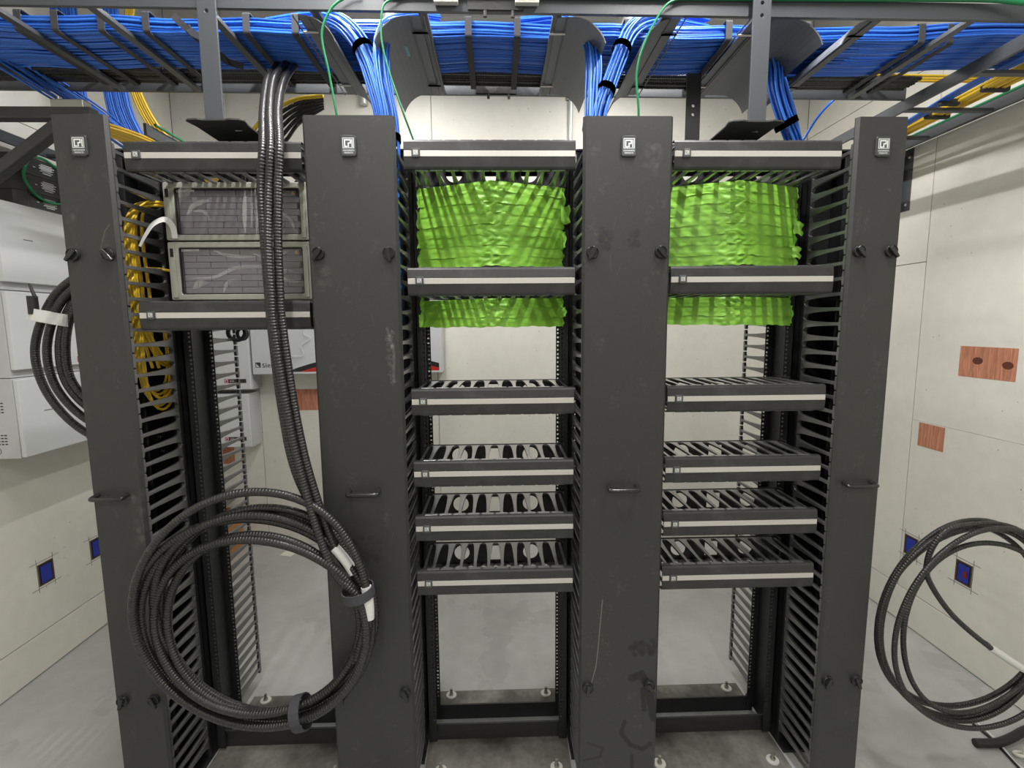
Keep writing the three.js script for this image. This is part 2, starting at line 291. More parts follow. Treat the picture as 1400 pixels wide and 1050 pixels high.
const W1 = 0.15, W2 = 0.2515;
manager(-1.104, W1, doorMaps[0], 'narrow black vertical cable manager at the left end, beside the grey cabinets', [-0.75, 0.75, -0.3, 0.4], -0.012);
manager(-0.385, W2, doorMaps[1], 'wide black vertical cable manager with pale scuffs between the left and middle bays', [-0.6, 0.15, 0.2, 0.4], 0);
manager(0.385, W2, doorMaps[2], 'wide black vertical cable manager with dark smears between the middle and right bays', [-0.5, 0.7, -0.15, 0.75], 0);
manager(1.104, W1, doorMaps[3], 'narrow black vertical cable manager at the right end, near the plain white wall', [0.7, 0.7, -0.4, 0.35], 0.0);

// ---------- two-post racks ----------
const flangeGeo = (() => {   // post flange with the rows of mounting holes
  const s = poly([[0, 0.02], [0.03, 0.02], [0.03, 2.125], [0, 2.125]]);
  for (let u = 0, y = 0.1; u < 44; u++, y += 0.04445) for (const d of [0.0064, 0.0222, 0.0381]) { const hp = new THREE.Path(); for (let k = 0; k <= 6; k++) { const a = -k / 6 * Math.PI * 2; hp[k ? 'lineTo' : 'moveTo'](0.0225 + 0.0042 * Math.cos(a), y + d + 0.0042 * Math.sin(a)); } s.holes.push(hp); }
  return extrude(s, 0.003, 0, 2);
})();
const postL = (() => {   // left post; the right one is its mirror
  const web = box(0, 0.003, 0.02, 2.125, -0.36, -0.235), g = [web, flangeGeo.clone().translate(0, 0, -0.238), flangeGeo.clone().translate(0, 0, -0.36)];
  return merge(g);
})();
const postR = (() => { const g = postL.clone().scale(-1, 1, 1), q = g.attributes; for (const k of ['position', 'normal', 'uv']) { const a = q[k], n = a.itemSize; for (let i = 0; i < a.count; i += 3) for (let j = 0; j < n; j++) { const v = a.array[i * n + j]; a.array[i * n + j] = a.array[(i + 1) * n + j]; a.array[(i + 1) * n + j] = v; } } return g; })();
const webDots = merge(Array.from({ length: 46 }, (_, k) => [-0.262, -0.282, -0.325].map(z => new THREE.CylinderGeometry(0.0032, 0.0032, 0.0012, 6).rotateZ(Math.PI / 2).translate(0.0032, 0.1 + k * 0.0432 + (z < -0.3 ? 0.02 : 0), z))).flat());
const washerGeo = new THREE.CylinderGeometry(0.021, 0.022, 0.004, 18), boltGeo = merge([new THREE.CylinderGeometry(0.009, 0.009, 0.008, 6).translate(0, 0.006, 0), new THREE.CylinderGeometry(0.0055, 0.0055, 0.028, 8).translate(0, 0.014, 0)]);
for (const [xc, lab] of [[-0.768, 'left'], [0, 'middle'], [0.768, 'right']]) {
  const t = thing('equipment_rack', `black two-post equipment rack frame forming the ${lab} bay`, 'rack', [xc, 0, 0], 'two-post racks');
  const pl = mesh('post', postL, M.post, t); pl.position.x = -0.2555; const pr = mesh('post', postR, M.post, t); pr.position.x = 0.2555;
  mesh('hole_row', webDots, M.runway, pl); const wd = mesh('hole_row', webDots, M.runway, pr); wd.position.x = -0.0064;
  // base angles: upright leg black, foot scuffed bare
  mesh('base_angle', rbox(-0.252, 0.252, 0.0075, 0.07, -0.264, -0.257, 0.001), M.black, t);
  mesh('base_angle', rbox(-0.252, 0.252, 0.0005, 0.062, -0.369, -0.362, 0.001), M.post, t);
  mesh('base_foot', metreUV(rbox(-0.2555, 0.2555, 0, 0.007, -0.264, -0.075, 0.001), 0.55, xc * 3), M.steel, t);
  mesh('base_foot', metreUV(rbox(-0.2555, 0.2555, 0, 0.007, -0.508, -0.3695, 0.001), 0.55, xc * 3 + 0.4), M.steel, t);
  for (const [x, z] of [[-0.2, -0.126], [0.204, -0.126], [-0.196, -0.482], [0.2, -0.478]]) { const wz = mesh('washer', washerGeo, M.washer, t); wz.position.set(x, 0.009, z); mesh('anchor_bolt', boltGeo, M.bolt, wz); }
  mesh('top_angle', rbox(-0.2555, 0.2555, 2.06, 2.128, -0.254, -0.2475, 0.001), M.post, t);
  mesh('top_angle', merge([rbox(-0.2555, 0.2555, 2.06, 2.128, -0.368, -0.3605, 0.001), rbox(-0.2555, 0.2555, 2.122, 2.128, -0.36, -0.25, 0.001)]), M.post, t);
}

// ---------- horizontal cable managers ----------
const hBack = (() => {
  const s = rrShape(0.482, 0.086, 0.002);
  for (const x of [-0.118, 0.122]) { const h = new THREE.Path(); h.absarc(x, 0.004, 0.0265, 0, Math.PI * 2, true); s.holes.push(h); }
  const r = [[-0.023, -0.024], [-0.023, 0.028], [0.023, 0.028], [0.023, -0.024]]; s.holes.push(new THREE.Path(r.map(p => new THREE.Vector2(...p))));
  return extrude(s, 0.003, 0, 10).translate(0, 0, -0.225);
})();
const coverProf = (() => {   // closed section, later swept along x: [z, y]
  const p = [[-0.046, 0.0395], [-0.032, 0.0405], [-0.026, 0.0385], [-0.0235, 0.0335], [-0.0205, 0.0105], [-0.0225, 0.0098], [-0.0225, -0.0072], [-0.0205, -0.0079], [-0.0235, -0.0335], [-0.026, -0.0385], [-0.032, -0.0405], [-0.046, -0.0395]];
  const inn = p.slice().reverse().map(([z, y]) => [z - 0.0014, y * 0.955]); return poly([...p, ...inn]);
})();
const coverGeo = extrude(coverProf, 0.4826, 0).rotateY(Math.PI / 2).scale(1, 1, 1).translate(-0.2413, 0, 0);
{ const p = coverGeo.attributes.position; for (let i = 0; i < p.count; i++) p.setZ(i, -p.getZ(i)); for (let i = 0; i < p.count; i += 3) { const a = [p.getX(i), p.getY(i), p.getZ(i)]; p.setXYZ(i, p.getX(i + 1), p.getY(i + 1), p.getZ(i + 1)); p.setXYZ(i + 1, ...a); } coverGeo.computeVertexNormals(); metreUV(coverGeo, 0.4); }
const stripeShort = rbox(-0.2405, -0.2165, -0.0068, 0.0094, -0.0232, -0.0205, 0.0006), stripeLong = rbox(-0.1975, 0.2405, -0.0068, 0.0094, -0.0232, -0.0205, 0.0006);
const bracketGeo = rbox(-0.003, 0.003, -0.043, 0.043, -0.222, -0.2, 0.001);
function hManager(xc, y, label) {
  const t = thing('horizontal_cable_manager', label, 'cable manager', [xc, y, 0], 'horizontal cable managers');
  mesh('back_panel', hBack, M.inner, t); mesh('end_bracket', bracketGeo, M.post, t).position.x = -0.2355; mesh('end_bracket', bracketGeo, M.post, t).position.x = 0.2355;
  for (const s of [1, -1]) {
    mesh('finger_spine', box(-0.212, 0.212, -0.0022, 0.0022, -0.222, -0.212).translate(0, s * 0.0385, 0), M.plastic, t);
    for (let k = 0; k < 10; k++) mesh('finger', fingerFlat, M.plastic, t).position.set((k - 4.5) * 0.0432, s * 0.0385, -0.216);
    // end fingers carry the cover
    for (const e of [-1, 1]) mesh('cover_arm', box(-0.004, 0.004, -0.002, 0.002, -0.216, -0.03).translate(e * 0.222, s * 0.0365, 0), M.plastic, t);
  }
  const c = mesh('cover', coverGeo, M.cover, t);
  mesh('stripe', stripeShort, M.silver, c); mesh('stripe', stripeLong, M.silver, c);
  const b = mesh('latch_badge', miniBody, M.cover, c); b.position.set(-0.207, 0.0015, -0.0232); mesh('badge_print', miniPlane, miniMat, b).position.set(0, 0.001, 0.0074);
}
const ROWS = [2.0235, 1.673, 1.3213, 1.101, 0.9295, 0.753];
const nth = ['topmost', 'second from the top', 'third from the top', 'fourth from the top', 'second from the bottom', 'lowest'];
for (const [bay, xc] of [['middle', 0], ['right', 0.763]]) ROWS.forEach((y, i) => hManager(xc, y, `black horizontal cable manager with silver stripe, ${nth[i]} in the ${bay} bay`));
hManager(-0.7645, 2.018, 'black horizontal cable manager above the two fibre enclosures in the left bay');
hManager(-0.7645, 1.581, 'black horizontal cable manager below the two fibre enclosures in the left bay');

// ---------- taped patch panels ----------
const zV = x => -0.118 - Math.sqrt(x * x + 0.0004) * 0.42;
const wob = (x, y, k) => Math.sin(x * 31 + k * 2.1) * 0.4 + Math.sin(x * 67 - y * 40 + k) * 0.3 + Math.sin(x * 23 + y * 300 + k * 5) * 0.5 + Math.sin(y * 610 + x * 9 + k * 3) * 0.5;
function tapeStrip(x0, x1, ya, yb, k) {
  const nx = 72, ny = 10, pos = [], idx = [], sl = rr(-0.003, 0.003), e0 = rr(0, 6), jag = rr(0.3, 1);
  for (let j = 0; j <= ny; j++) for (let i = 0; i <= nx; i++) {
    const t = j / ny, x = x0 + (x1 - x0) * i / nx + (i === 0 || i === nx ? 0.004 * Math.sin(t * 9 + e0) * jag : 0), edge = j === 0 ? 0.0015 * Math.sin(x * 55 + e0) + 0.001 * Math.sin(x * 170 + k) : 0, y = ya + (yb - ya) * t + sl * x / 0.23 + edge;
    const cr = 0.15 + Math.exp(-(x * x) / 0.0022), fine = 0.0009 * wob(x, y, k), crump = cr * 0.0021 * (Math.sin(x * 120 + y * 190 + k * 3.7) + Math.sin(x * 71 - y * 260 + k * 2.3 + 3 * Math.sin(y * 60 + x * 37)) + 0.6 * Math.sin(x * 210 + 4 * Math.sin(y * 110))), lip = 0.0035 * (1 - t) * (0.7 + 0.3 * Math.sin(x * 40 + k));
    pos.push(x, y, zV(x) + 0.002 + lip + fine + crump);
  }
  for (let j = 0; j < ny; j++) for (let i = 0; i < nx; i++) { const a = j * (nx + 1) + i, b = a + 1, c = a + nx + 1, d = c + 1; idx.push(a, b, d, a, d, c); }
  const g = new THREE.BufferGeometry(); g.setAttribute('position', new THREE.Float32BufferAttribute(pos, 3)); g.setIndex(idx); g.computeVertexNormals(); return g;
}
function tail(x0, x1, y0, y1, z) {   // loose crumpled end of a tape strip
  const nx = 6, ny = 6, pos = [], idx = [], k = rr(0, 6);
  for (let j = 0; j <= ny; j++) for (let i = 0; i <= nx; i++) { const s = i / nx, t = j / ny; pos.push(x0 + (x1 - x0) * s + 0.003 * Math.sin(t * 8 + k) * s, y0 + (y1 - y0) * t + 0.004 * Math.sin(s * 5 + k), z + 0.008 * Math.sin(s * 3 + k) * s + 0.003 * Math.sin(t * 12 + s * 4 + k)); }
  for (let j = 0; j < ny; j++) for (let i = 0; i < nx; i++) { const a = j * (nx + 1) + i, b = a + 1, c = a + nx + 1, d = c + 1; idx.push(a, b, d, a, d, c); }
  const g = new THREE.BufferGeometry(); g.setAttribute('position', new THREE.Float32BufferAttribute(pos, 3)); g.setIndex(idx); g.computeVertexNormals(); return g;
}
function tapedPanel(xc, y0, y1, label, n, tails) {
  const t = thing('angled_patch_unit', label, 'patch panel', [xc, 0, 0], 'patch panels masked with green tape'), hw = 0.226;
  const prof = poly([[-hw, 0.226], [hw, 0.226], [hw, 0.217], [0, 0.128], [-hw, 0.217]]);
  mesh('angled_body', extrude(prof, y1 - y0 - 0.01, 0).rotateX(-Math.PI / 2).translate(0, y0 + 0.005, 0), M.inner, t);
  mesh('jack_block', box(-0.2, 0.2, y0 + 0.008, y1 - 0.008, -0.34, -0.229), M.inner, t);
  const p = (y1 - y0) / n;
  for (let k = 0; k < n; k++) { const yb = y0 + p * (k + 1) + (k < n - 1 ? 0.012 : 0), ya = y0 + p * k; mesh('tape_strip', tapeStrip(-hw - rr(0.002, 0.01), hw + rr(0.002, 0.01), ya, yb, k + xc * 7 + y0 * 3), M.tape[k % 3], t); }
  for (const s of [-1, 1]) for (let k = 0; k < Math.ceil(n / 2); k++) mesh('tape_end', tail(s * (hw - 0.004), s * (hw + rr(0.004, 0.014)), y0 + k * 2 * p, y0 + (k * 2 + rr(1.4, 2)) * p, -0.212), M.tape[(k + 1) % 3], t);
  for (const [xa, xb, ya, yb] of tails) mesh('tape_end', tail(xa, xb, ya, yb, -0.2), M.tape[1], t);
}
tapedPanel(0, 1.728, 1.98, 'angled patch panel masked with green tape, upper one in the middle bay', 8, [[0.222, 0.252, 1.87, 1.925], [0.222, 0.238, 1.79, 1.84]]);
tapedPanel(0, 1.541, 1.6295, 'angled patch panel masked with green tape, lower one in the middle bay', 3, [[-0.24, -0.22, 1.545, 1.585], [0.222, 0.24, 1.57, 1.6]]);
tapedPanel(0.763, 1.728, 1.98, 'angled patch panel masked with green tape, upper one in the right bay', 8, [[0.218, 0.25, 1.83, 1.87], [0.218, 0.243, 1.755, 1.79]]);
tapedPanel(0.763, 1.541, 1.6295, 'angled patch panel masked with green tape, lower one in the right bay', 3, []);

// ---------- fibre enclosures in the left bay ----------
import { FontLoader } from 'three/addons/loaders/FontLoader.js';
import { TextGeometry } from 'three/addons/geometries/TextGeometry.js';
const font = await new FontLoader().loadAsync('fonts/droid/droid_sans_bold.typeface.json');
const text = (s, size, depth = 0.0004) => new TextGeometry(s, { font, size, depth, curveSegments: 3, bevelEnabled: false });
const smoked = P({ color: 0xf2f0f2, transmission: 1, thickness: 0, roughness: 0.12, ior: 1.45 });
const film = P({ color: 0xe8e8e4, transparent: true, opacity: 0.24, roughness: 0.3, side: THREE.DoubleSide });
const cassetteMats = [0x8f8f92, 0x939396, 0x8b8b8e].map(c => S({ color: c, roughness: 0.5 }));
function ribbon(pts, w, twist = 0, even = false) {   // flat flexible strip along a curve
  const c = new THREE.CatmullRomCurve3(pts.map(p => V(...p))), n = 30, pos = [], idx = [];
  for (let i = 0; i <= n; i++) { const p = c.getPointAt(i / n), d = c.getTangentAt(i / n), side = V(0, 0, 1).cross(d).normalize().applyAxisAngle(d, twist * i / n), h = w / 2 * (even ? 1 : Math.min(1, 0.15 + Math.sin(Math.PI * i / n) * 0.95)); pos.push(p.x - side.x * h, p.y - side.y * h, p.z - side.z * h, p.x + side.x * h, p.y + side.y * h, p.z + side.z * h); if (i < n) idx.push(2 * i, 2 * i + 2, 2 * i + 1, 2 * i + 1, 2 * i + 2, 2 * i + 3); }
  const g = new THREE.BufferGeometry(); g.setAttribute('position', new THREE.Float32BufferAttribute(pos, 3)); g.setIndex(idx); g.computeVertexNormals(); return g;
}
function enclosure(y0, y1, label, films) {
  const t = thing('fibre_enclosure', label, 'enclosure', [-0.772, y0, 0], 'fibre enclosures'), h = y1 - y0, hw = 0.2125;
  mesh('housing', merge([rbox(-0.21, 0.21, 0.001, 0.004, -0.345, -0.17), rbox(-0.21, 0.21, h - 0.004, h - 0.001, -0.345, -0.17), rbox(-0.21, -0.207, 0.002, h - 0.002, -0.345, -0.17), rbox(0.207, 0.21, 0.002, h - 0.002, -0.345, -0.17), rbox(-0.21, 0.21, 0.002, h - 0.002, -0.348, -0.345)]), M.inner, t);
  mesh('cassette_backing', box(-0.2, 0.2, 0.006, h - 0.006, -0.172, -0.166), S({ color: 0x56565a, roughness: 0.6 }), t);
  const outer = rrShape(2 * hw, h - 0.003, 0.004), win = rrShape(0.378, h - 0.03, 0.008); const hole = new THREE.Path(win.getPoints(4).map(p => new THREE.Vector2(p.x + 0.004, p.y)).reverse()); outer.holes.push(hole);
  mesh('frame', extrude(outer, 0.02, 0.0015).translate(0, h / 2, -0.163), M.frame, t);
  const ringO = rrShape(0.378, h - 0.03, 0.008), ringI = rrShape(0.369, h - 0.039, 0.006); ringO.holes.push(new THREE.Path(ringI.getPoints(4).reverse()));
  mesh('gasket', extrude(ringO, 0.006, 0).translate(0.004, h / 2, -0.152), M.blackCable, t);
  const rows = 7, ch = (h - 0.04) / rows;
  for (let r = 0; r < rows; r++) for (let c = 0; c < 5; c++) {
    const w = 0.0915, x0 = Math.max(-0.178, -0.2 + c * w + (r % 2 ? -0.03 : 0.012)), x1 = Math.min(0.186, -0.2 + (c + 1) * w + (r % 2 ? -0.03 : 0.012)); if (x1 - x0 < 0.01) continue;
    mesh('cassette', rbox(x0 + 0.0008, x1 - 0.0008, 0.02 + r * ch + 0.0007, 0.02 + (r + 1) * ch - 0.0007, -0.166, -0.1555, 0.001), cassetteMats[(r * 5 + c * 3) % 3], t);
  }
  const cv = mesh('smoked_cover', rbox(-0.181, 0.189, 0.019, h - 0.019, -0.1512, -0.1492, 0.0005), smoked, t);
  mesh('printed_name', text('COMMSCOPE', 0.0062).translate(-0.178, h - 0.027, -0.149), M.white, cv);
  const tri = poly([[-0.005, 0], [0.005, 0], [0, 0.009]]); tri.holes.push(new THREE.Path([new THREE.Vector2(-0.003, 0.0013), new THREE.Vector2(0, 0.0065), new THREE.Vector2(0.003, 0.0013)]));
  mesh('warning_triangle', extrude(tri, 0.0004).translate(0.17, h - 0.034, -0.149), M.yellow[1], cv);
  for (const x of [-0.199, 0.2005]) mesh('latch_strip', rbox(x - 0.007, x + 0.007, 0.006, h - 0.012, -0.1425, -0.137, 0.0015), M.frame, t);
  mesh('latch_pocket', rbox(-0.205, -0.195, h - 0.045, h - 0.02, -0.139, -0.1355, 0.001), M.blackCable, t);
  for (const f of films) mesh('protective_film', ribbon(f[0].map(([x, y]) => [x, y * h, -0.146 + 0.004 * Math.sin(x * 40)]), f[1], 0.5), film, cv);
  return t;
}
enclosure(1.811, 1.981, 'upper grey fibre enclosure with smoked cover in the left bay', [[[[-0.15, 0.45], [-0.12, 0.62], [-0.08, 0.7]], 0.014], [[[-0.17, 0.75], [-0.15, 0.85], [-0.13, 0.9]], 0.03], [[[0.022, 0.12], [0.024, 0.5], [0.03, 0.88]], 0.012], [[[0.042, 0.2], [0.046, 0.5], [0.05, 0.9]], 0.007], [[[0.055, 0.1], [0.062, 0.5], [0.06, 0.9]], 0.01], [[[-0.13, 0.5], [-0.1, 0.5], [-0.075, 0.3]], 0.009], [[[0.13, 0.5], [0.16, 0.35], [0.17, 0.15]], 0.01]]);
enclosure(1.632, 1.806, 'lower grey fibre enclosure with crinkled film over its smoked cover in the left bay', [[[[-0.08, 0.86], [-0.045, 0.78], [0, 0.75], [0.05, 0.75]], 0.012], [[[-0.15, 0.38], [-0.08, 0.4], [-0.02, 0.55], [0.06, 0.57], [0.15, 0.5], [0.18, 0.4]], 0.011], [[[-0.06, 0.12], [-0.045, 0.3], [-0.01, 0.36]], 0.01], [[[0.04, 0.8], [0.09, 0.72], [0.15, 0.85]], 0.009], [[[-0.15, 0.2], [-0.12, 0.3], [-0.1, 0.28]], 0.02], [[[0.1, 0.4], [0.14, 0.33], [0.18, 0.3]], 0.012]]);
tag(mesh('peeled_tape', ribbon([[-0.955, 1.815, -0.132], [-0.957, 1.85, -0.127], [-0.968, 1.867, -0.115], [-0.992, 1.853, -0.1], [-1.012, 1.82, -0.09], [-1.03, 1.785, -0.085]], 0.017, 0.6, true), M.whiteTape), 'strip of clear whitish tape peeling off the upper fibre enclosure', 'tape');

// ---------- yellow patch cords in the left manager ----------
for (let k = 0; k < 9; k++) {
  const dx = -1.058 - (k % 3) * 0.0085, a = k * 0.006, yb = 1.29 + k * 0.012, o = Math.floor(k / 3) * 0.009;
  const path = k < 6
    ? [[-0.975, 1.915 - o, -0.2], [-1.0, 1.93 - o, -0.19], [dx, 1.925 - o, -0.165], [dx - 0.002, 1.87, -0.12 + o], [dx, 1.78, -0.1 + o], [dx + 0.003, 1.62, -0.098 + o], [dx, 1.45, -0.098 + o], [dx, yb + 0.05, -0.108 + o * 0.7], [dx + 0.002, yb, -0.15], [dx, yb + 0.02, -0.21], [dx, yb + 0.1, -0.24 + o], [dx, 1.55, -0.235 + o]]
    : [[-0.975, 1.72 - o * 0.4, -0.21], [-1.0, 1.73 - o * 0.4, -0.2], [dx, 1.735 - o * 0.3, -0.16], [dx, 1.71 - o * 0.5, -0.1 + a * 0.2], [dx, 1.66, -0.085 + a * 0.1], [dx, 1.55, -0.12], [dx, 1.48 - a, -0.2], [dx, 1.44, -0.26]];
  tag(mesh('yellow_fibre_cable', tube(path, 0.0042, 60, 7), M.yellow[k % 3]), 'yellow fibre patch cord looped inside the leftmost cable manager', 'cable', 'yellow patch cords in the leftmost manager');
}
for (let k = 0; k < 4; k++) { const x = -1.066 - k * 0.01, z = -0.155 - (k % 2) * 0.012; tag(mesh('yellow_fibre_cable', tube([[x, 1.93, z - 0.05], [x, 1.89, z - 0.01], [x, 1.8, z], [x + 0.004, 1.65, z - 0.002], [x, 1.5, z], [x, 1.42, z - 0.02]], 0.0042, 40, 7), M.yellow[k % 3]), 'yellow fibre patch cord hanging straight inside the leftmost cable manager', 'cable', 'straight yellow cords in the leftmost manager'); }

// ---------- overhead runway ----------
const RY = 2.44, RZ0 = -0.108, RZ1 = -0.63;
{
  const t = thing('cable_runway', 'long dark ladder runway carrying the blue cable bundle over the racks', 'cable runway', [0, RY, 0]); t.rotation.z = -0.007;
  for (const z of [RZ0, RZ1]) mesh('stringer', rbox(-2.05, 1.66, 0, 0.046, z - 0.012, z, 0.001), M.runway, t);
  for (const x of [-1.7, -1.41, -1.125, -0.808, -0.5, -0.19, 0.2, 0.52, 0.83, 1.15, 1.435]) mesh('rung', rbox(x - 0.0125, x + 0.0125, 0, 0.013, RZ1, RZ0 - 0.012, 0.001), M.runway, t);
  for (const x of [-0.02, 0.06]) for (const z of [RZ0 + 0.002, RZ1 + 0.002]) mesh('splice_bolt', merge([rbox(-0.04, 0.04, 0.004, 0.042, -0.001, 0.003, 0.0008), new THREE.CylinderGeometry(0.006, 0.006, 0.016, 6).translate(0.01, -0.006, 0)]).translate(x, 0, z), M.black, t);
}
function radiusDrop(xr, dir, len, label) {
  const t = thing('radius_drop', label, 'cable drop', [xr, RY, 0], 'radius drop plates'), R = 0.1, fl = Math.max(0.005, len - R), top = [], bot = [];
  top.push([0, -0.001]); for (let k = 0; k <= 8; k++) { const a = k / 8 * 1.25; top.push([fl + R * Math.sin(a), -0.001 - R * (1 - Math.cos(a))]); }
  for (const [x, y] of top.slice().reverse()) bot.push([x * 0.985, y - 0.003]);
  const g = extrude(poly([...top, ...bot]), 0.49, 0).translate(0, 0, -0.615); if (dir < 0) g.rotateY(Math.PI).translate(0, 0, -0.74);
  mesh('curved_plate', g, M.drop, t);
  for (const z of [-0.2, -0.54]) mesh('clip', rbox(-0.014, 0.034, -0.009, -0.0055, z - 0.004, z + 0.004, 0.001).scale(dir, 1, 1), M.silver, t);
  mesh('retaining_rod', merge([-0.012, 0.03].map(x => new THREE.CylinderGeometry(0.0022, 0.0022, 0.5, 6).rotateX(Math.PI / 2).translate(dir * x, -0.006, -0.37))), M.runway, t);
}
radiusDrop(-0.55, 1, 0.11, 'curved grey drop plate left of the first blue cable drop'); radiusDrop(-0.2, -1, 0.14, 'curved grey drop plate with pale sticker right of the first blue cable drop');
radiusDrop(0.2, 1, 0.15, 'curved grey drop plate left of the second blue cable drop'); radiusDrop(0.565, -1, 0.115, 'curved grey drop plate right of the second blue cable drop');
radiusDrop(0.78, 1, 0.22, 'broad curved grey drop plate behind the right support bar'); radiusDrop(1.15, -1, 0.07, 'narrow curved grey drop plate right of the third blue cable drop');
tag(mesh('sticker', rbox(-0.28, -0.262, RY - 0.0095, RY - 0.008, -0.33, -0.27, 0.0003), S({ color: 0x7fb0bf, roughness: 0.6 })), 'small pale blue sticker under a curved drop plate', 'sticker');
// support bars with foot plates
function support(xc, z, label, w, flip) {
  const t = thing('runway_support', label, 'bracket', [xc, 2.13, z], 'runway support brackets');
  const s = poly([[-w / 2, 0.0], [w / 2, 0.0], [w / 2, 0.375], [-w / 2, 0.375]]);
  for (const y of [0.285, 0.318, 0.342]) { const h = new THREE.Path(); h.absarc(0, y, y > 0.33 ? 0.009 : 0.006, 0, 7, true); s.holes.push(h); }
  mesh('upright', extrude(s, 0.006, 0.0008, 8).translate(0, 0.004, -0.003), M.runway, t);
  const f = poly([[-0.082, 0], [-0.072, 0.008], [-0.045, 0.012], [-0.03, 0.006], [0.03, 0.006], [0.045, 0.012], [0.072, 0.008], [0.082, 0], [0.075, -0.04], [0.075, -0.19], [-0.075, -0.19], [-0.075, -0.04]].map(([a, b]) => [a * (flip || 1), -b]).map(p => [p[0], p[1]]));
  const h = new THREE.Path(); h.absellipse(0.03, 0.07, 0.012, 0.005, 0, 7, true); f.holes.push(h);
  mesh('foot_plate', extrude(f, 0.004, 0.0005).rotateX(-Math.PI / 2).translate(0, 0, 0), M.black, t);
}
support(-0.781, -0.078, 'flat support bar standing over the left bay behind the hanging armoured cables', 0.05);
support(0.781, -0.078, 'flat support bar standing over the right bay in front of the drop plate', 0.05);
{ const t = thing('runway_support', 'rear support bar with two holes rising behind the right bay', 'bracket', [0.735, 2.13, -0.41], 'runway support brackets');
  const s = poly([[-0.026, 0], [0.026, 0], [0.026, 0.31], [-0.026, 0.31]]); for (const y of [0.17, 0.2]) { const h = new THREE.Path(); h.absarc(0, y, 0.006, 0, 7, true); s.holes.push(h); }
  mesh('upright', extrude(s, 0.006).translate(0, 0.001, -0.05), M.black, t); mesh('foot_plate', rbox(-0.06, 0.06, 0, 0.004, -0.06, 0.1, 0.001), M.black, t); }

// ---------- cable bundles ----------
function pathFrames(pts, n) {
  const c = new THREE.CatmullRomCurve3(pts.map(p => V(...p)), false, 'catmullrom', 0.5), out = []; let N = null;
  for (let i = 0; i <= n; i++) { const T = c.getTangentAt(i / n), p = c.getPointAt(i / n); if (!N) N = Math.abs(T.y) > 0.8 ? V(1, 0, 0) : V(0, 1, 0); N = N.clone().sub(T.clone().multiplyScalar(N.dot(T))).normalize(); out.push([p, N.clone(), T.clone().cross(N)]); }
  return out;
}
function bundle(t, pts, offs, r, mats, n = 16, seg = 40, rad = 5, jitter = 0.0015) {
  const fr = pathFrames(pts, n);
  offs.forEach(([a, b], k) => { const ph = rr(0, 6), q = fr.map(([p, N, B], i) => p.clone().addScaledVector(N, a + jitter * Math.sin(i * 0.9 + ph)).addScaledVector(B, b + jitter * Math.sin(i * 0.7 + ph * 2))); mesh('cable', tube(q, r, seg, rad), mats[k % mats.length], t); });
}
const disc = (n, R) => Array.from({ length: n }, (_, k) => { const rad = R * Math.sqrt((k + 0.5) / n), a = k * 2.39996; return [rad * Math.cos(a), rad * Math.sin(a)]; });
function wrapAt(t, pts, f, R, w = 0.02) {   // strap around a round bundle
  const fr = pathFrames(pts, 40), i = Math.round(f * 40), [p, N, B] = fr[i], T = N.clone().cross(B), g = new THREE.CylinderGeometry(R, R, w, 20, 1, true), gi = new THREE.CylinderGeometry(R * 0.94, R * 0.94, w, 20, 1, true);
  const m = new THREE.Matrix4().makeBasis(N, T, B); const all = merge([g, new THREE.RingGeometry(R * 0.94, R, 20).rotateX(Math.PI / 2).translate(0, -w / 2, 0), new THREE.RingGeometry(R * 0.94, R, 20).rotateX(-Math.PI / 2).translate(0, w / 2, 0)]); all.applyMatrix4(m); all.translate(p.x, p.y, p.z);
  mesh('strap', all, M.strap, t);
}
{ // the wide flat bundle of blue data cables lying on the runway
  const t = thing('cable_bundle', 'wide flat bundle of blue data cables lying along the overhead runway', 'cables'), y0 = 2.457, r = 0.0037, offs = []; t.rotation.z = -0.007;
  for (let k = 0; k < 30; k++) offs.push([y0 + rr(0, 0.0015), -0.262 - k * 0.0077]);
  for (let k = 1; k < 6; k++) offs.push([y0 + k * 0.0076, -0.262 + rr(-0.003, 0.002) + (k === 3 ? -0.008 : 0)]);
  for (let k = 1; k < 30; k++) offs.push([y0 + 0.04 + rr(-0.003, 0.003), -0.262 - k * 0.0077]);
  offs.forEach(([y, z], k) => { const q = [], p1 = rr(0, 6), p2 = rr(0, 6); for (let x = -2.03; x <= 2.03; x += 0.14) { const bend = x > 1.2 ? (x - 1.2) * 0.03 : 0; q.push([x, y + 0.0016 * Math.sin(x * 7 + p1) + bend + 0.004 * Math.cos((x + 0.02) * 16), z + 0.003 * Math.sin(x * 5 + p2) + bend * 2]); } mesh('cable', tube(q, r, 70, 5), M.blue[(k * 7) % 4], t); });
  mesh('inner_cables', rbox(-2.0, 1.2, y0 + 0.006, y0 + 0.034, -0.48, -0.27, 0.01), M.blue[2], t);
  for (const x of [-1.46, -1.35, -1.21, -1.075, -0.77, -0.62, -0.083, 0.071, 0.422, 0.746, 1.0, 1.375, 1.47]) {
    mesh('strap', loopX(x, 0.021, y0 - 0.009, y0 + 0.051, -0.602, -0.247, 0.002), M.strap, t);
  }
}
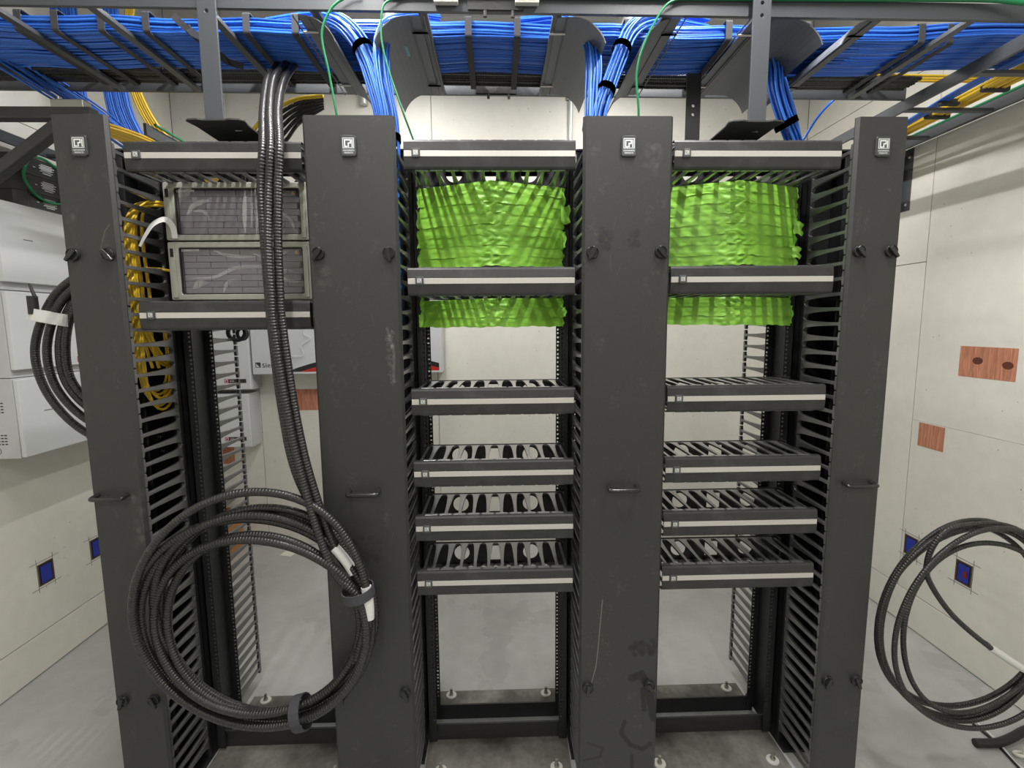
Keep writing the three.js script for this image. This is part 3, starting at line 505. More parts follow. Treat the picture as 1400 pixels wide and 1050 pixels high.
{ const t = thing('cable_bundle', 'dark row of black armoured cables lying behind the blue bundle on the runway', 'cables'); t.rotation.z = -0.007;
  for (let k = 0; k < 7; k++) { const q = [], p = rr(0, 6); for (let x = -2.0; x <= 1.9; x += 0.3) q.push([x, 2.463 + (k % 2) * 0.003 + 0.002 * Math.sin(x * 3 + p), -0.512 - k * 0.0135 + 0.002 * Math.sin(x * 4 + p)]); mesh('cable', tube(q, 0.0075, 60, 6), M.conduit, t); }
  for (let k = 0; k < 3; k++) mesh('cable', tube([[-1.9, 2.481 + k * 0.002, -0.53 - k * 0.02], [-0.9, 2.483, -0.53 - k * 0.02], [0, 2.483, -0.535 - k * 0.02], [1.0, 2.483, -0.53 - k * 0.02], [1.9, 2.484, -0.53 - k * 0.02]], 0.005, 60, 6), M.yellow[k % 3], t); }
function blueDrop(label, paths, R, n, wraps) {
  const t = thing('cable_bundle', label, 'cables', [0, 0, 0], 'blue cable drops');
  paths.forEach(p => bundle(t, p, disc(n, R), 0.0036, M.blue, 18, 44, 5));
  for (const [i, f, k] of wraps) wrapAt(t, paths[i], f, R * (k || 1) + 0.005, 0.022);
}
blueDrop('blue cable drop bending down into the wide manager left of the middle bay', [
  [[-0.72, 2.52, -0.33], [-0.56, 2.52, -0.29], [-0.46, 2.475, -0.23], [-0.385, 2.385, -0.19], [-0.345, 2.28, -0.165], [-0.318, 2.18, -0.15], [-0.315, 2.05, -0.15], [-0.325, 1.85, -0.16], [-0.325, 1.4, -0.16]],
  [[-0.16, 2.53, -0.33], [-0.26, 2.525, -0.31], [-0.322, 2.46, -0.24], [-0.33, 2.36, -0.185], [-0.318, 2.26, -0.155], [-0.3, 2.16, -0.14], [-0.298, 2.05, -0.14], [-0.31, 1.85, -0.15], [-0.31, 1.5, -0.15]]], 0.027, 15, [[0, 0.31], [0, 0.5, 1.45]]);
blueDrop('blue cable drop bending down into the wide manager right of the middle bay', [
  [[0.72, 2.53, -0.33], [0.56, 2.53, -0.29], [0.455, 2.475, -0.24], [0.4, 2.37, -0.2], [0.365, 2.28, -0.18], [0.335, 2.2, -0.16], [0.32, 2.08, -0.15], [0.325, 1.9, -0.16], [0.33, 1.6, -0.16]],
  [[0.1, 2.53, -0.33], [0.24, 2.525, -0.31], [0.31, 2.45, -0.25], [0.322, 2.35, -0.2], [0.315, 2.25, -0.175], [0.308, 2.15, -0.15], [0.31, 2.05, -0.15], [0.33, 1.8, -0.16]]], 0.024, 14, [[0, 0.33], [0, 0.44], [0, 0.545, 1.6]]);
blueDrop('blue cable drop slanting down behind the right bay towards the end manager', [
  [[0.88, 2.53, -0.4], [0.935, 2.49, -0.36], [0.955, 2.41, -0.33], [0.955, 2.33, -0.31], [0.975, 2.25, -0.3], [1.02, 2.17, -0.31], [1.07, 2.12, -0.37], [1.1, 2.04, -0.46], [1.1, 1.85, -0.48]],
  [[1.1, 2.53, -0.4], [1.02, 2.5, -0.38], [0.975, 2.43, -0.35], [0.99, 2.33, -0.33], [1.015, 2.25, -0.32], [1.05, 2.17, -0.34], [1.09, 2.12, -0.4], [1.11, 2.04, -0.47], [1.11, 1.9, -0.49]]], 0.024, 14, [[0, 0.46, 1.35]]);
tag(mesh('data_cable', tube([[1.27, 2.25, -0.72], [1.3, 2.31, -0.7], [1.35, 2.39, -0.7], [1.405, 2.45, -0.7], [1.43, 2.47, -0.66]], 0.005, 24, 6), M.blue[0]), 'single thin blue cable slanting up to the runway beside the right bay', 'cable');

for (const [k, lab] of [[0, 'upper loose black strap tail curling off the blue bundle near the left support bar'], [1, 'lower loose black strap tail curling off the blue bundle near the left support bar']]) tag(mesh('strap_tail', ribbon([[-0.97 + k * 0.04, 2.5 - k * 0.03, -0.24], [-0.945 + k * 0.03, 2.475 - k * 0.025, -0.235], [-0.9 + k * 0.02, 2.435, -0.25], [-0.87, 2.42, -0.31 - k * 0.03], [-0.86 + k * 0.02, 2.43, -0.4]], 0.02, 0.9, true), S({ color: 0x3c3c40, roughness: 0.85, side: THREE.DoubleSide })), lab, 'strap');

// ---------- green earth wires ----------
tag(mesh('earth_wire', tube([[-0.36, 2.478, -0.098], [-0.4, 2.468, -0.095], [-0.442, 2.436, -0.09], [-0.472, 2.368, -0.09], [-0.46, 2.27, -0.1], [-0.447, 2.16, -0.11], [-0.445, 2.08, -0.14]], 0.0035, 50, 6), M.green), 'green earth wire dropping behind the wide manager left of the middle bay', 'wire');
tag(mesh('earth_wire', tube([[-0.23, 2.478, -0.098], [-0.268, 2.466, -0.095], [-0.297, 2.442, -0.09], [-0.305, 2.37, -0.088], [-0.292, 2.29, -0.088], [-0.254, 2.171, -0.088], [-0.228, 2.095, -0.12]], 0.003, 50, 6), M.green), 'green earth wire dropping to the left end of the middle bay', 'wire');
tag(mesh('earth_wire', tube([[0.6, 2.478, -0.098], [0.545, 2.472, -0.095], [0.5, 2.443, -0.09], [0.45, 2.354, -0.09], [0.43, 2.274, -0.1], [0.441, 2.174, -0.11], [0.45, 2.08, -0.14]], 0.0035, 50, 6), M.green), 'green earth wire dropping behind the wide manager right of the middle bay', 'wire');
tag(mesh('earth_wire', tube([[-0.3, 2.481, -0.1], [0.2, 2.48, -0.1], [0.7, 2.48, -0.1], [1.1, 2.481, -0.1], [1.35, 2.482, -0.1], [1.47, 2.475, -0.09], [1.56, 2.455, -0.07], [1.7, 2.42, -0.02]], 0.008, 80, 7), M.green), 'thick green earth cable running along the front rail of the runway', 'wire');
for (const [x, w] of [[-0.12, 'left'], [0.11, 'right']]) { const t = thing('earth_clamp', `pale two-screw earth clamp on the front runway rail, ${w} of the pair`, 'clamp', [x, 2.464, -0.098], 'earth clamps'); mesh('body', rbox(-0.034, 0.034, -0.01, 0.02, -0.006, 0.012, 0.002), M.washer, t); for (const s of [-0.015, 0.015]) mesh('screw', new THREE.CylinderGeometry(0.007, 0.007, 0.008, 10).rotateX(Math.PI / 2).translate(s, 0.005, 0.014), M.bolt, t); }

// ---------- armoured cables: three hang over the left bay and end in a coil ----------
function ringPath(loops, a0, turns, z0, dz, n = 15) {   // clockwise spiral; loops: [left, right, top, bottom]
  const out = [];
  for (let i = 0; i <= turns * n; i++) {
    const f = i / n, k = Math.min(loops.length - 1, Math.floor(f)), k2 = Math.min(loops.length - 1, k + 1), s = f - k, e = (j) => loops[k][j] * (1 - s) + loops[k2][j] * s, a = a0 - f * Math.PI * 2;
    out.push([(e(0) + e(1)) / 2 + (e(1) - e(0)) / 2 * Math.cos(a), (e(2) + e(3)) / 2 + (e(2) - e(3)) / 2 * Math.sin(a), z0 + dz * f + 0.012 * Math.sin(a * 2 + z0 * 90)]);
  }
  return out;
}
const CL = { a: [-1.038, -0.356, 0.996, 0.366], b: [-1.025, -0.369, 0.957, 0.384], c: [-1.006, -0.38, 1.021, 0.4], d: [-0.942, -0.384, 1.043, 0.422], e: [-0.921, -0.401, 0.957, 0.438], f: [-1.019, -0.363, 1.111, 0.377] };
const hang = [
  [[-0.9, 2.485, -0.6], [-0.8, 2.5, -0.55], [-0.75, 2.485, -0.48], [-0.738, 2.43, -0.41], [-0.705, 2.32, -0.26], [-0.645, 2.16, -0.08], [-0.606, 2.03, 0.025], [-0.615, 1.93, 0.03], [-0.615, 1.8, 0.034], [-0.612, 1.64, 0.036], [-0.608, 1.54, 0.04], [-0.589, 1.314, 0.05], [-0.555, 1.121, 0.055]],
  [[-0.88, 2.503, -0.6], [-0.78, 2.51, -0.55], [-0.72, 2.49, -0.48], [-0.707, 2.43, -0.4], [-0.68, 2.32, -0.25], [-0.622, 2.16, -0.07], [-0.583, 2.03, 0.03], [-0.592, 1.93, 0.034], [-0.598, 1.78, 0.05], [-0.595, 1.64, 0.062], [-0.592, 1.54, 0.066], [-0.568, 1.314, 0.07], [-0.535, 1.121, 0.075]],
  [[-0.86, 2.488, -0.62], [-0.76, 2.505, -0.56], [-0.695, 2.48, -0.49], [-0.682, 2.42, -0.4], [-0.65, 2.3, -0.24], [-0.595, 2.15, -0.06], [-0.56, 2.03, 0.03], [-0.568, 1.93, 0.034], [-0.576, 1.8, 0.038], [-0.58, 1.64, 0.04], [-0.577, 1.54, 0.042], [-0.554, 1.314, 0.05], [-0.518, 1.121, 0.06]],
];
const AR = 0.0118;
function sleeve(curve, t0, t1, r) { const q = []; for (let i = 0; i <= 10; i++) q.push(curve.getPointAt(Math.min(0.999, t0 + (t1 - t0) * i / 10))); return tube(q, r, 16, 10); }
[[['a', 'd', 'c', 'b'], 0.04, 0.018, 2.22, 'leftmost'], [['b', 'f', 'a', 'c'], 0.1, -0.012, 3.22, 'middle'], [['c', 'e', 'b', 'a'], 0.06, 0.012, 2.2, 'rightmost']].forEach(([ks, z0, dz, turns, which], i) => {
  const pts = [...hang[i], ...ringPath(ks.map(k => CL[k]), 0.85 - i * 0.07, turns, z0, dz)];
  const t = thing('armoured_cable', `black armoured cable hanging into the left coil, ${which} across the fibre enclosures`, 'cable', [0, 0, 0], 'hanging armoured cables');
  mesh('jacket', tube(pts, AR, 320, 10, false), M.conduit, t);
  const cv = new THREE.CatmullRomCurve3(pts.map(p => V(...p)), false, 'catmullrom', 0.5); cv.arcLengthDivisions = 400;
  // printed white wraps near the right of the coil
  const pick = (x, y) => { let b = 0, bd = 9; for (let k = 0; k <= 300; k++) { const p = cv.getPointAt(k / 300), d = Math.hypot(p.x - x, p.y - y) - p.z * 0.8 + (k / 300 < 0.4 ? 1 : 0); if (d < bd) { bd = d; b = k / 300; } } return b; };
  const spot = [[-0.425, 0.885], [-0.378, 0.76], [-0.405, 0.52]][i], f = pick(...spot), L = cv.getLength(); mesh('label_wrap', sleeve(cv, f - 0.045 / L, f + (i === 2 ? 0.07 : 0.05) / L, AR + 0.003), M.whiteTape, t);
});
function strapAround(name, label, c, ax, R1, R2, w) {   // oval strap; ax = direction of the cables
  const s = new THREE.Shape(); s.absellipse(0, 0, R1, R2, 0, Math.PI * 2); const h = new THREE.Path(); h.absellipse(0, 0, R1 - 0.003, R2 - 0.003, 0, Math.PI * 2, true); s.holes.push(h);
  const g = extrude(s, w, 0, 10).translate(0, 0, -w / 2), z = V(...ax).normalize(), x = V(0, 0, 1).sub(z.clone().multiplyScalar(z.z)).normalize(), y = z.clone().cross(x); g.applyMatrix4(new THREE.Matrix4().makeBasis(x, y, z)); g.translate(...c);
  return tag(mesh(name, g, M.strap), label, 'strap');
}
strapAround('cable_strap', 'black strap around the right side of the left coil by the white wraps', [-0.392, 0.79, 0.085], [0.15, -1, 0], 0.05, 0.045, 0.028);
strapAround('cable_strap', 'black strap around the bottom of the left coil', [-0.575, 0.42, 0.085], [1, 0.25, 0], 0.05, 0.05, 0.03);

// coil hanging at the right, its drop runs up beside the camera
{
  const loops = [[1.203, 1.825, 0.934, 0.25], [1.21, 1.81, 0.92, 0.262], [1.236, 1.8, 0.885, 0.28], [1.228, 1.815, 0.905, 0.255], [1.295, 1.79, 0.855, 0.29], [1.215, 1.83, 0.928, 0.245]];
  ['outermost turns of the right coil', 'outer middle turns of the right coil', 'inner middle turns of the right coil', 'innermost turns of the right coil'].forEach((lab, k) => {
    const t = thing('armoured_cable', `black armoured cable forming the ${lab}`, 'cable', [0, 0, 0], 'right coil cables');
    const ls = [loops[k], loops[(k + 2) % 6], loops[(k + 5) % 6], loops[(k + 1) % 6]], x = 1.84 - k * 0.012, z = -0.045 + k * 0.026;
    const r = ringPath(ls, 0.1, k < 2 ? 2 : 1, z, 0.01).map(([px, py, pz]) => [px + (py - 0.59) * -0.03, py, pz + (px - 1.5) * -0.05]);
    mesh('jacket', tube([[x, 2.3, z + 0.03], [x, 2.0, z + 0.03], [x, 1.5, z + 0.02], [x, 1.1, z], [x, 0.85, z], ...r], 0.0079, 200, 9), M.conduit, t);
  });
  const t = thing('armoured_cable', 'loose black cable end with white taped tip crossing inside the right coil', 'cable'), pts = [[1.46, 0.935, 0.03], [1.38, 0.925, 0.035], [1.338, 0.885, 0.035], [1.322, 0.82, 0.03], [1.343, 0.748, 0.02], [1.442, 0.623, 0.01], [1.6, 0.494, 0], [1.704, 0.428, 0], [1.8, 0.375, 0]];
  mesh('jacket', tube(pts, 0.0082, 80, 9), M.conduit, t); mesh('white_tip', tube([[1.585, 0.506, 0.001], [1.65, 0.462, 0], [1.704, 0.428, 0], [1.81, 0.37, 0]], 0.0115, 20, 9), M.whiteTape, t);
}
tag(mesh('cable_end', tube([[1.74, 0.016, -0.16], [1.8, 0.018, -0.155], [1.84, 0.02, -0.158], [1.9, 0.022, -0.175], [1.97, 0.022, -0.2], [2.06, 0.022, -0.22]], 0.015, 30, 8), M.blackCable), 'taped black cable end lying on the floor under the right coil', 'cable');
for (const [k, lab, m] of [[0, 'thin black wire on the floor beneath the right coil', M.blackCable], [1, 'thin pale wire on the floor beneath the right coil', M.whiteTape]]) tag(mesh('loose_wire', tube([[1.83 + k * 0.02, 0.005, -0.26], [1.83 + k * 0.012, 0.005, -0.18], [1.815, 0.005, -0.1 + k * 0.02], [1.8 + k * 0.03, 0.005, -0.03], [1.79 + k * 0.03, 0.005, 0.05]], 0.0045, 24, 6), m), lab, 'wire');
tag(mesh('wire_knot', merge([new THREE.TorusGeometry(0.018, 0.006, 6, 14).rotateX(1.2).translate(1.86, 0.014, -0.11), new THREE.TorusGeometry(0.014, 0.006, 6, 12).rotateY(0.8).translate(1.868, 0.022, -0.105)]), M.paper), 'small knot of cream pull cord on the floor under the right coil', 'cord');

// conduit loops beside the left end manager
{
  const t0 = thing('armoured_cable', 'bunch of black conduits looping out left of the end manager with white tape', 'cable');
  for (let k = 0; k < 4; k++) { const d = k * 0.033 + (k > 0 ? 0.02 : 0), z = -0.31 + (k % 2) * 0.012; mesh('conduit', tube([[-1.15, 1.75 - d * 0.6, z], [-1.33, 1.745 - d * 0.6, z], [-1.44 + d * 0.4, 1.695 - d * 0.5, z], [-1.515 + d * 0.7, 1.61 - d * 0.3, z], [-1.568 + d * 0.95, 1.475, z], [-1.55 + d * 0.85, 1.34 + d * 0.3, z], [-1.47 + d * 0.6, 1.22 + d * 0.7, z], [-1.36 + d * 0.3, 1.155 + d * 0.9, z], [-1.15, 1.11 + d, z]], 0.0132, 90, 10), M.conduit, t0); }
  const s = new THREE.Shape(); s.absellipse(0, 0, 0.064, 0.03, 0, Math.PI * 2); const g = extrude(s, 0.038, 0.001, 12).translate(0, 0, -0.019).rotateX(Math.PI / 2 - 0.1).rotateZ(-0.2).translate(-1.49, 1.585, -0.29); mesh('tape_wrap', g, M.whiteTape, t0);
  mesh('capped_end', merge([new THREE.CylinderGeometry(0.015, 0.015, 0.06, 12).translate(-1.525, 1.625, -0.275), new THREE.CylinderGeometry(0.004, 0.006, 0.05, 6).rotateZ(0.3).translate(-1.522, 1.672, -0.275)]), M.blackCable, t0);
}
{ const t = thing('armoured_cable', 'fan of black armoured cables bending down from the runway behind the left support bar', 'cable');
  for (let k = 0; k < 6; k++) mesh('cable', tube([[-0.66 - k * 0.004, 2.448 - k * 0.004, -0.66 - k * 0.012], [-0.78, 2.43 - k * 0.012, -0.66 - k * 0.012], [-0.9 + k * 0.012, 2.36 - k * 0.012, -0.66 - k * 0.012], [-0.97 + k * 0.015, 2.26, -0.65 - k * 0.012], [-1.0 + k * 0.016, 2.12, -0.64], [-1.01 + k * 0.016, 1.9, -0.635]], 0.0075, 40, 7), k === 0 ? M.yellow[1] : M.conduit, t);
  mesh('strap', rbox(-0.99, -0.87, 2.2, 2.225, -0.745, -0.622, 0.006), M.strap, t); }

// ---------- runways along the side walls ----------
function sideRunway(x0, x1, y, z0, z1, label) {
  const t = thing('cable_runway', label, 'cable runway', [0, y, 0]);
  for (const x of [x0, x1]) mesh('stringer', rbox(x - 0.006, x + 0.006, 0, 0.045, z0, z1, 0.001), M.runway, t);
  for (let z = z0 + 0.12; z < z1; z += 0.3) mesh('rung', rbox(x0, x1, 0.002, 0.014, z - 0.0125, z + 0.0125, 0.001), M.runway, t);
  return t;
}
sideRunway(1.66, 2.03, 2.385, -1.96, 0.6, 'dark ladder runway along the right wall under the yellow cables');
sideRunway(-1.98, -1.36, 2.3, -1.96, -0.66, 'dark ladder runway along the left wall with yellow cables');
{ const t = thing('cable_bundle', 'yellow cables lying along the right wall runway', 'cables'); for (let k = 0; k < 14; k++) { const x = 1.86 + (k % 7) * 0.013 + 0.002 * (k > 6), y = 2.408 + (k > 6 ? 0.011 : 0); mesh('cable', tube([[x, y, -1.9], [x + rr(-0.01, 0.01), y, -1.2], [x + rr(-0.01, 0.01), y + 0.01, -0.7], [x + rr(-0.01, 0.01) - 0.03, y + 0.004, -0.2], [x - 0.06, y, 0.55]], 0.0062, 40, 6), M.yellow[k % 3], t); } for (const z of [-1.0, -0.75, -0.5]) mesh('strap', rbox(1.845, 1.95, 2.402, 2.434, z - 0.012, z + 0.012, 0.008), M.strap, t); }
{ const t = thing('cable_bundle', 'few blue cables running beside the yellow ones on the right wall runway', 'cables'); for (let k = 0; k < 5; k++) { const x = 1.79 + k * 0.009; mesh('cable', tube([[x + 0.04, 2.406, -1.9], [x + 0.04, 2.408, -1.2], [x + 0.02, 2.416, -0.8], [x - 0.02, 2.42, -0.4], [x, 2.41, 0.5]], 0.004, 40, 6), M.blue[k % 4], t); } for (const z of [-0.95, -0.62]) mesh('strap', rbox(1.79, 1.87, 2.402, 2.428, z - 0.01, z + 0.01, 0.006), M.strap, t); }
{ const t = thing('cable_bundle', 'bunch of yellow cables lying along the left wall runway', 'cables'); for (let k = 0; k < 18; k++) { const x = -1.53 + (k % 9) * 0.0125, y = 2.322 + (k > 8 ? 0.011 : 0); mesh('cable', tube([[x, y, -1.9], [x + rr(-0.01, 0.01), y, -1.3], [x + rr(-0.01, 0.01), y + 0.003, -0.95], [x - 0.03, y, -0.7], [x - 0.12, y - 0.02, -0.45]], 0.0062, 40, 6), M.yellow[k % 3], t); } }
{ const t = thing('cable_bundle', 'dark blue cable bundle sagging onto the left wall runway', 'cables'); bundle(t, [[-1.7, 2.49, -0.45], [-1.66, 2.45, -0.6], [-1.6, 2.4, -0.72], [-1.62, 2.375, -0.95], [-1.66, 2.37, -1.4], [-1.66, 2.37, -1.9]], disc(20, 0.045), 0.004, M.blue, 14, 36, 5); }
for (const [x, w] of [[-1.88, 'left'], [-1.695, 'right']]) { const t = thing('cable_bundle', `flat blue cable bundle dropping from the ceiling, ${w} of the two by the left wall`, 'cables', [0, 0, 0], 'blue bundles from the ceiling'); const offs = []; for (let k = 0; k < 11; k++) for (let j = 0; j < 3; j++) offs.push([-0.045 + k * 0.009, j * 0.009]); bundle(t, [[x, 3.74, -1.0], [x, 3.2, -1.0], [x, 2.7, -1.0], [x + 0.02, 2.5, -1.0], [x + 0.06, 2.38, -1.02]], offs, 0.0043, M.blue, 10, 26, 5); }
{ const t = thing('cable_bundle', 'few yellow cables dropping beside the blue ceiling bundles', 'cables'); for (let k = 0; k < 5; k++) mesh('cable', tube([[-1.62 + k * 0.008, 3.74, -1.03], [-1.62 + k * 0.008, 3.1, -1.03], [-1.66 + k * 0.008, 2.75, -1.02], [-1.6 + k * 0.012, 2.48, -1.05], [-1.5 + k * 0.012, 2.36, -1.2]], 0.005, 40, 6), M.yellow[k % 3], t); }
{ const t = thing('wall_bracket', 'black triangular wall bracket under the left runway', 'bracket', [0, 0, -0.42]); mesh('arm', rbox(-2.058, -1.37, 2.262, 2.3, -0.02, 0.02, 0.002), M.black, t); mesh('brace', bar([-2.05, 1.86, 0], [-1.46, 2.265, 0], 0.04, 0.04, V(0, 0, 1)), M.black, t); mesh('clamp', merge([rbox(-1.5, -1.39, 2.296, 2.325, -0.02, 0.02, 0.004), new THREE.CylinderGeometry(0.006, 0.006, 0.05, 8).translate(-1.475, 2.31, 0.012)]), M.bolt, t); }
{ const t = thing('wall_bracket', 'dark wall bracket plate with screws below the right runway', 'bracket', [XR - 0.012, 2.1, -1.12]); mesh('plate', rbox(-0.004, 0, 0, 0.3, -0.032, 0.032, 0.001), M.runway, t); mesh('rib', rbox(-0.05, -0.004, 0.0, 0.3, -0.032, -0.028, 0.001), M.black, t); for (const y of [0.03, 0.26]) mesh('screw', new THREE.SphereGeometry(0.007, 8, 6).translate(-0.005, y, 0.012), M.washer, t); mesh('arm', rbox(-0.42, -0.004, 0.262, 0.283, -0.016, 0.016, 0.002), M.black, t); }
tag(mesh('earth_wire', tube([[2.05, 2.445, -1.9], [2.05, 2.445, -1.0], [2.05, 2.447, -0.4], [2.05, 2.445, 0.5]], 0.006, 40, 6), M.green), 'green earth wire along the outer rail of the right wall runway', 'wire');
tag(mesh('earth_wire', tube([[-1.345, 2.352, -0.7], [-1.345, 2.352, -1.2], [-1.345, 2.352, -1.9]], 0.006, 30, 6), M.green), 'green earth wire along the inner rail of the left wall runway', 'wire');

// ---------- grey cabinets on the left wall ----------
const tagTex = canvasTex(256, 48, (c, w, h) => { c.fillStyle = '#8f2438'; c.fillRect(0, 0, w, h); c.strokeStyle = '#e9d9dc'; c.lineWidth = 4; c.strokeRect(10, 10, 30, 30); c.beginPath(); c.moveTo(6, 24); c.lineTo(25, 8); c.lineTo(44, 24); c.stroke(); c.fillStyle = '#2d2527'; c.fillRect(52, 0, w - 52, h); c.fillStyle = '#b9b4b4'; c.font = 'bold 32px sans-serif'; c.fillText('Alli', 62, 36); });
const slots = merge(Array.from({ length: 4 }, (_, r) => Array.from({ length: 7 }, (_, c) => box(c * 0.014, c * 0.014 + 0.009, r * 0.012, r * 0.012 + 0.004, 0, 0.0012))).flat());
function cabinet(x0, x1, y0, y1, z0, z1, face, label) {
  const t = thing('wall_cabinet', label, 'cabinet', [0, y0, 0], 'grey wall cabinets'), h = y1 - y0;
  mesh('body', rbox(x0, x1 - (face === 'x' ? 0.02 : 0), face === 'x' && y0 > 1.3 ? -0.026 : 0, h, z0, z1 - (face === 'z' ? 0.02 : 0), 0.003), M.grey, t);
  const d = mesh('cover', face === 'x' ? rbox(x1 - 0.0195, x1, 0.004, h - 0.004, z0, z1 - 0.002, 0.004) : rbox(x0 + 0.002, x1 - 0.002, 0.004, h - 0.004, z1 - 0.0195, z1, 0.004), M.greyBox, t);
  const lb = mesh('maker_label', new THREE.PlaneGeometry(0.14, 0.026), S({ map: tagTex, roughness: 0.5 }), d);
  if (face === 'x') { lb.rotation.y = Math.PI / 2; lb.position.set(x1 + 0.0008, 0.028, z1 - 0.36); mesh('pull_slot', rbox(x1 - 0.001, x1 + 0.001, h * 0.55, h * 0.55 + 0.003, z1 - 0.14, z1 - 0.1, 0.0005), M.runway, d);
    for (const f of [0.18, 0.58]) mesh('vent_slots', slots.clone().translate(x0 + 0.05, h * f, z1), M.post, t);
    for (const f of [0.1, 0.46, 0.85]) mesh('knockout', new THREE.TorusGeometry(0.014, 0.0012, 5, 18).translate(x0 + 0.1, h * f, z1), M.runway, t); }
  else lb.position.set(x1 - 0.1, 0.06, z1 + 0.0008);
}
cabinet(XL + 0.013, -1.85, 1.722, 2.036, -1.2, -0.53, 'x', 'topmost grey wall cabinet in the stack left of the racks');
cabinet(XL + 0.013, -1.85, 1.383, 1.694, -1.2, -0.53, 'x', 'middle grey wall cabinet with vents behind the white-taped conduits');
cabinet(XL + 0.013, -1.85, 1.037, 1.355, -1.2, -0.53, 'x', 'lowest grey wall cabinet with vents in the stack left of the racks');
cabinet(-2.04, -1.6, 1.135, 1.56, ZB + 0.013, -1.84, 'z', 'upper grey cabinet on the back wall seen through the left bay fingers');
cabinet(-2.04, -1.625, 0.75, 1.11, ZB + 0.013, -1.84, 'z', 'lower grey cabinet on the back wall seen through the left bay fingers');
// black modules on the topmost cabinet
const modTex = canvasTex(256, 96, (c, w, h) => { c.fillStyle = '#232425'; c.fillRect(0, 0, w, h); c.fillStyle = '#cfd0cf'; [[90, 8, 70], [78, 20, 96], [84, 30, 74], [76, 40, 92], [88, 50, 66], [80, 60, 84], [96, 74, 54]].forEach(([x, y, l]) => c.fillRect(x, y, l, 7)); c.fillRect(40, 46, 14, 6); c.fillRect(210, 60, 12, 6); });
for (let k = 0; k < 3; k++) {
  const y = 2.055 + k * 0.073, t = thing('splice_module', `black module with white printing, ${['lowest', 'middle', 'topmost'][k]} of three on the wall above the cabinets`, 'module', [XL + 0.013, y, -0.9], 'stacked black modules');
  mesh('case', extrude(poly([[0, -0.13], [0.075, -0.13], [0.09, -0.118], [0.09, 0.095], [0.06, 0.13], [0, 0.13]].map(([a, b]) => [a, -b])), 0.07, 0.0015).rotateX(-Math.PI / 2).translate(0, 0.001, 0), M.black, t);
  const f = mesh('printed_label', new THREE.PlaneGeometry(0.2, 0.052), S({ map: modTex, roughness: 0.5 }), t); f.rotation.y = Math.PI / 2; f.position.set(0.0925, 0.036, -0.012);
  mesh('end_plate', rbox(0.002, 0.088, 0.004, 0.068, -0.1385, -0.132, 0.001), M.greyBox, t);
}
tag(mesh('earth_wire', tube([[-1.96, 2.25, -0.97], [-1.955, 2.2, -1.01], [-1.955, 2.13, -0.99], [-1.955, 2.1, -0.92], [-1.955, 2.11, -0.84], [-1.955, 2.16, -0.79], [-1.955, 2.21, -0.79], [-1.96, 2.265, -0.83], [-1.97, 2.285, -0.9], [-1.96, 2.26, -0.96]], 0.006, 60, 7), M.green), 'loop of green earth wire hanging over the stacked black modules', 'wire');

// ---------- battery cabinet on the back wall ----------
{
  const w = 1.235, h = 0.56, tex = canvasTex(1235, 560, (c, W, H) => {
    c.fillStyle = '#c6c9cb'; c.fillRect(0, 0, W, H); const X = x => (x + 1.59) * 1000, Y = y => (1.795 - y) * 1000;
    c.fillStyle = '#1b1b1c'; c.beginPath(); c.arc(X(-0.8), Y(-0.207), 1563, 0, 7); c.fill(); c.fillStyle = '#b3231d'; c.beginPath(); c.arc(X(-0.8), Y(-0.207), 1533, 0, 7); c.fill();
    c.fillStyle = '#c6c9cb'; c.fillRect(0, H - 12, W, 12); c.fillRect(W - 16, 0, 16, H);
    c.fillStyle = '#2a2a2c'; c.font = 'bold 40px sans-serif'; c.fillText('Siel', X(-1.53), Y(1.277)); c.fillRect(X(-1.572), Y(1.312), 34, 34); c.fillStyle = '#c6c9cb'; c.beginPath(); c.moveTo(X(-1.568), Y(1.282)); c.lineTo(X(-1.568), Y(1.305)); c.lineTo(X(-1.545), Y(1.282)); c.fill();
  });
  const t = thing('battery_cabinet', 'wide grey cabinet with black and red arc print on the back wall', 'cabinet', [-0.9725, 1.235, 0]);
  mesh('body', rbox(-w / 2, w / 2, 0, h, ZB + 0.013, -1.852, 0.003), M.greyBox, t); const f = mesh('printed_front', new THREE.PlaneGeometry(w - 0.006, h - 0.006), S({ map: tex, roughness: 0.45 }), t); f.position.set(0, h / 2, -1.8512);
}
tag(mesh('loose_wire', tube([[-1.22, 1.56, -1.842], [-1.24, 1.5, -1.838], [-1.2, 1.47, -1.838], [-1.26, 1.42, -1.838], [-1.25, 1.36, -1.838], [-1.33, 1.355, -1.838], [-1.37, 1.36, -1.838]], 0.0025, 50, 5), M.white), 'thin white wire dangling in front of the wide grey cabinet', 'wire');

// ---------- marks and small things on the walls ----------
const patch = (x0, x1, y0, y1, z0, z1, s, label, knots) => { const t = thing('bare_patch', label, 'patch', [0, 0, 0], 'unpainted plywood patches'); mesh('wood_face', metreUV(box(x0, x1, y0, y1, z0, z1), s), M.wood, t); for (const k of knots || []) mesh('knot', new THREE.CylinderGeometry(0.016, 0.016, 0.0006, 10).scale(1, 1, 1.5).rotateZ(Math.PI / 2).translate(x0 - 0.0002, k[0], k[1]), S({ color: 0x5a2c1a, roughness: 0.8 }), t); };
const kw = 0.0125;
patch(XR - kw - 0.0008, XR - kw + 0.0006, 1.302, 1.436, -0.735, -0.485, 0.3, 'larger bare brown plywood patch with two knots on the right wall', [[1.375, -0.65], [1.365, -0.52]]);
patch(XR - kw - 0.0008, XR - kw + 0.0006, 0.938, 1.053, -0.916, -0.774, 0.3, 'smaller bare brown plywood patch low on the right wall');
patch(-1.435, -1.19, 0.972, 1.118, ZB + kw - 0.0006, ZB + kw + 0.0008, 0.3, 'bare orange plywood patch under the wide grey cabinet');
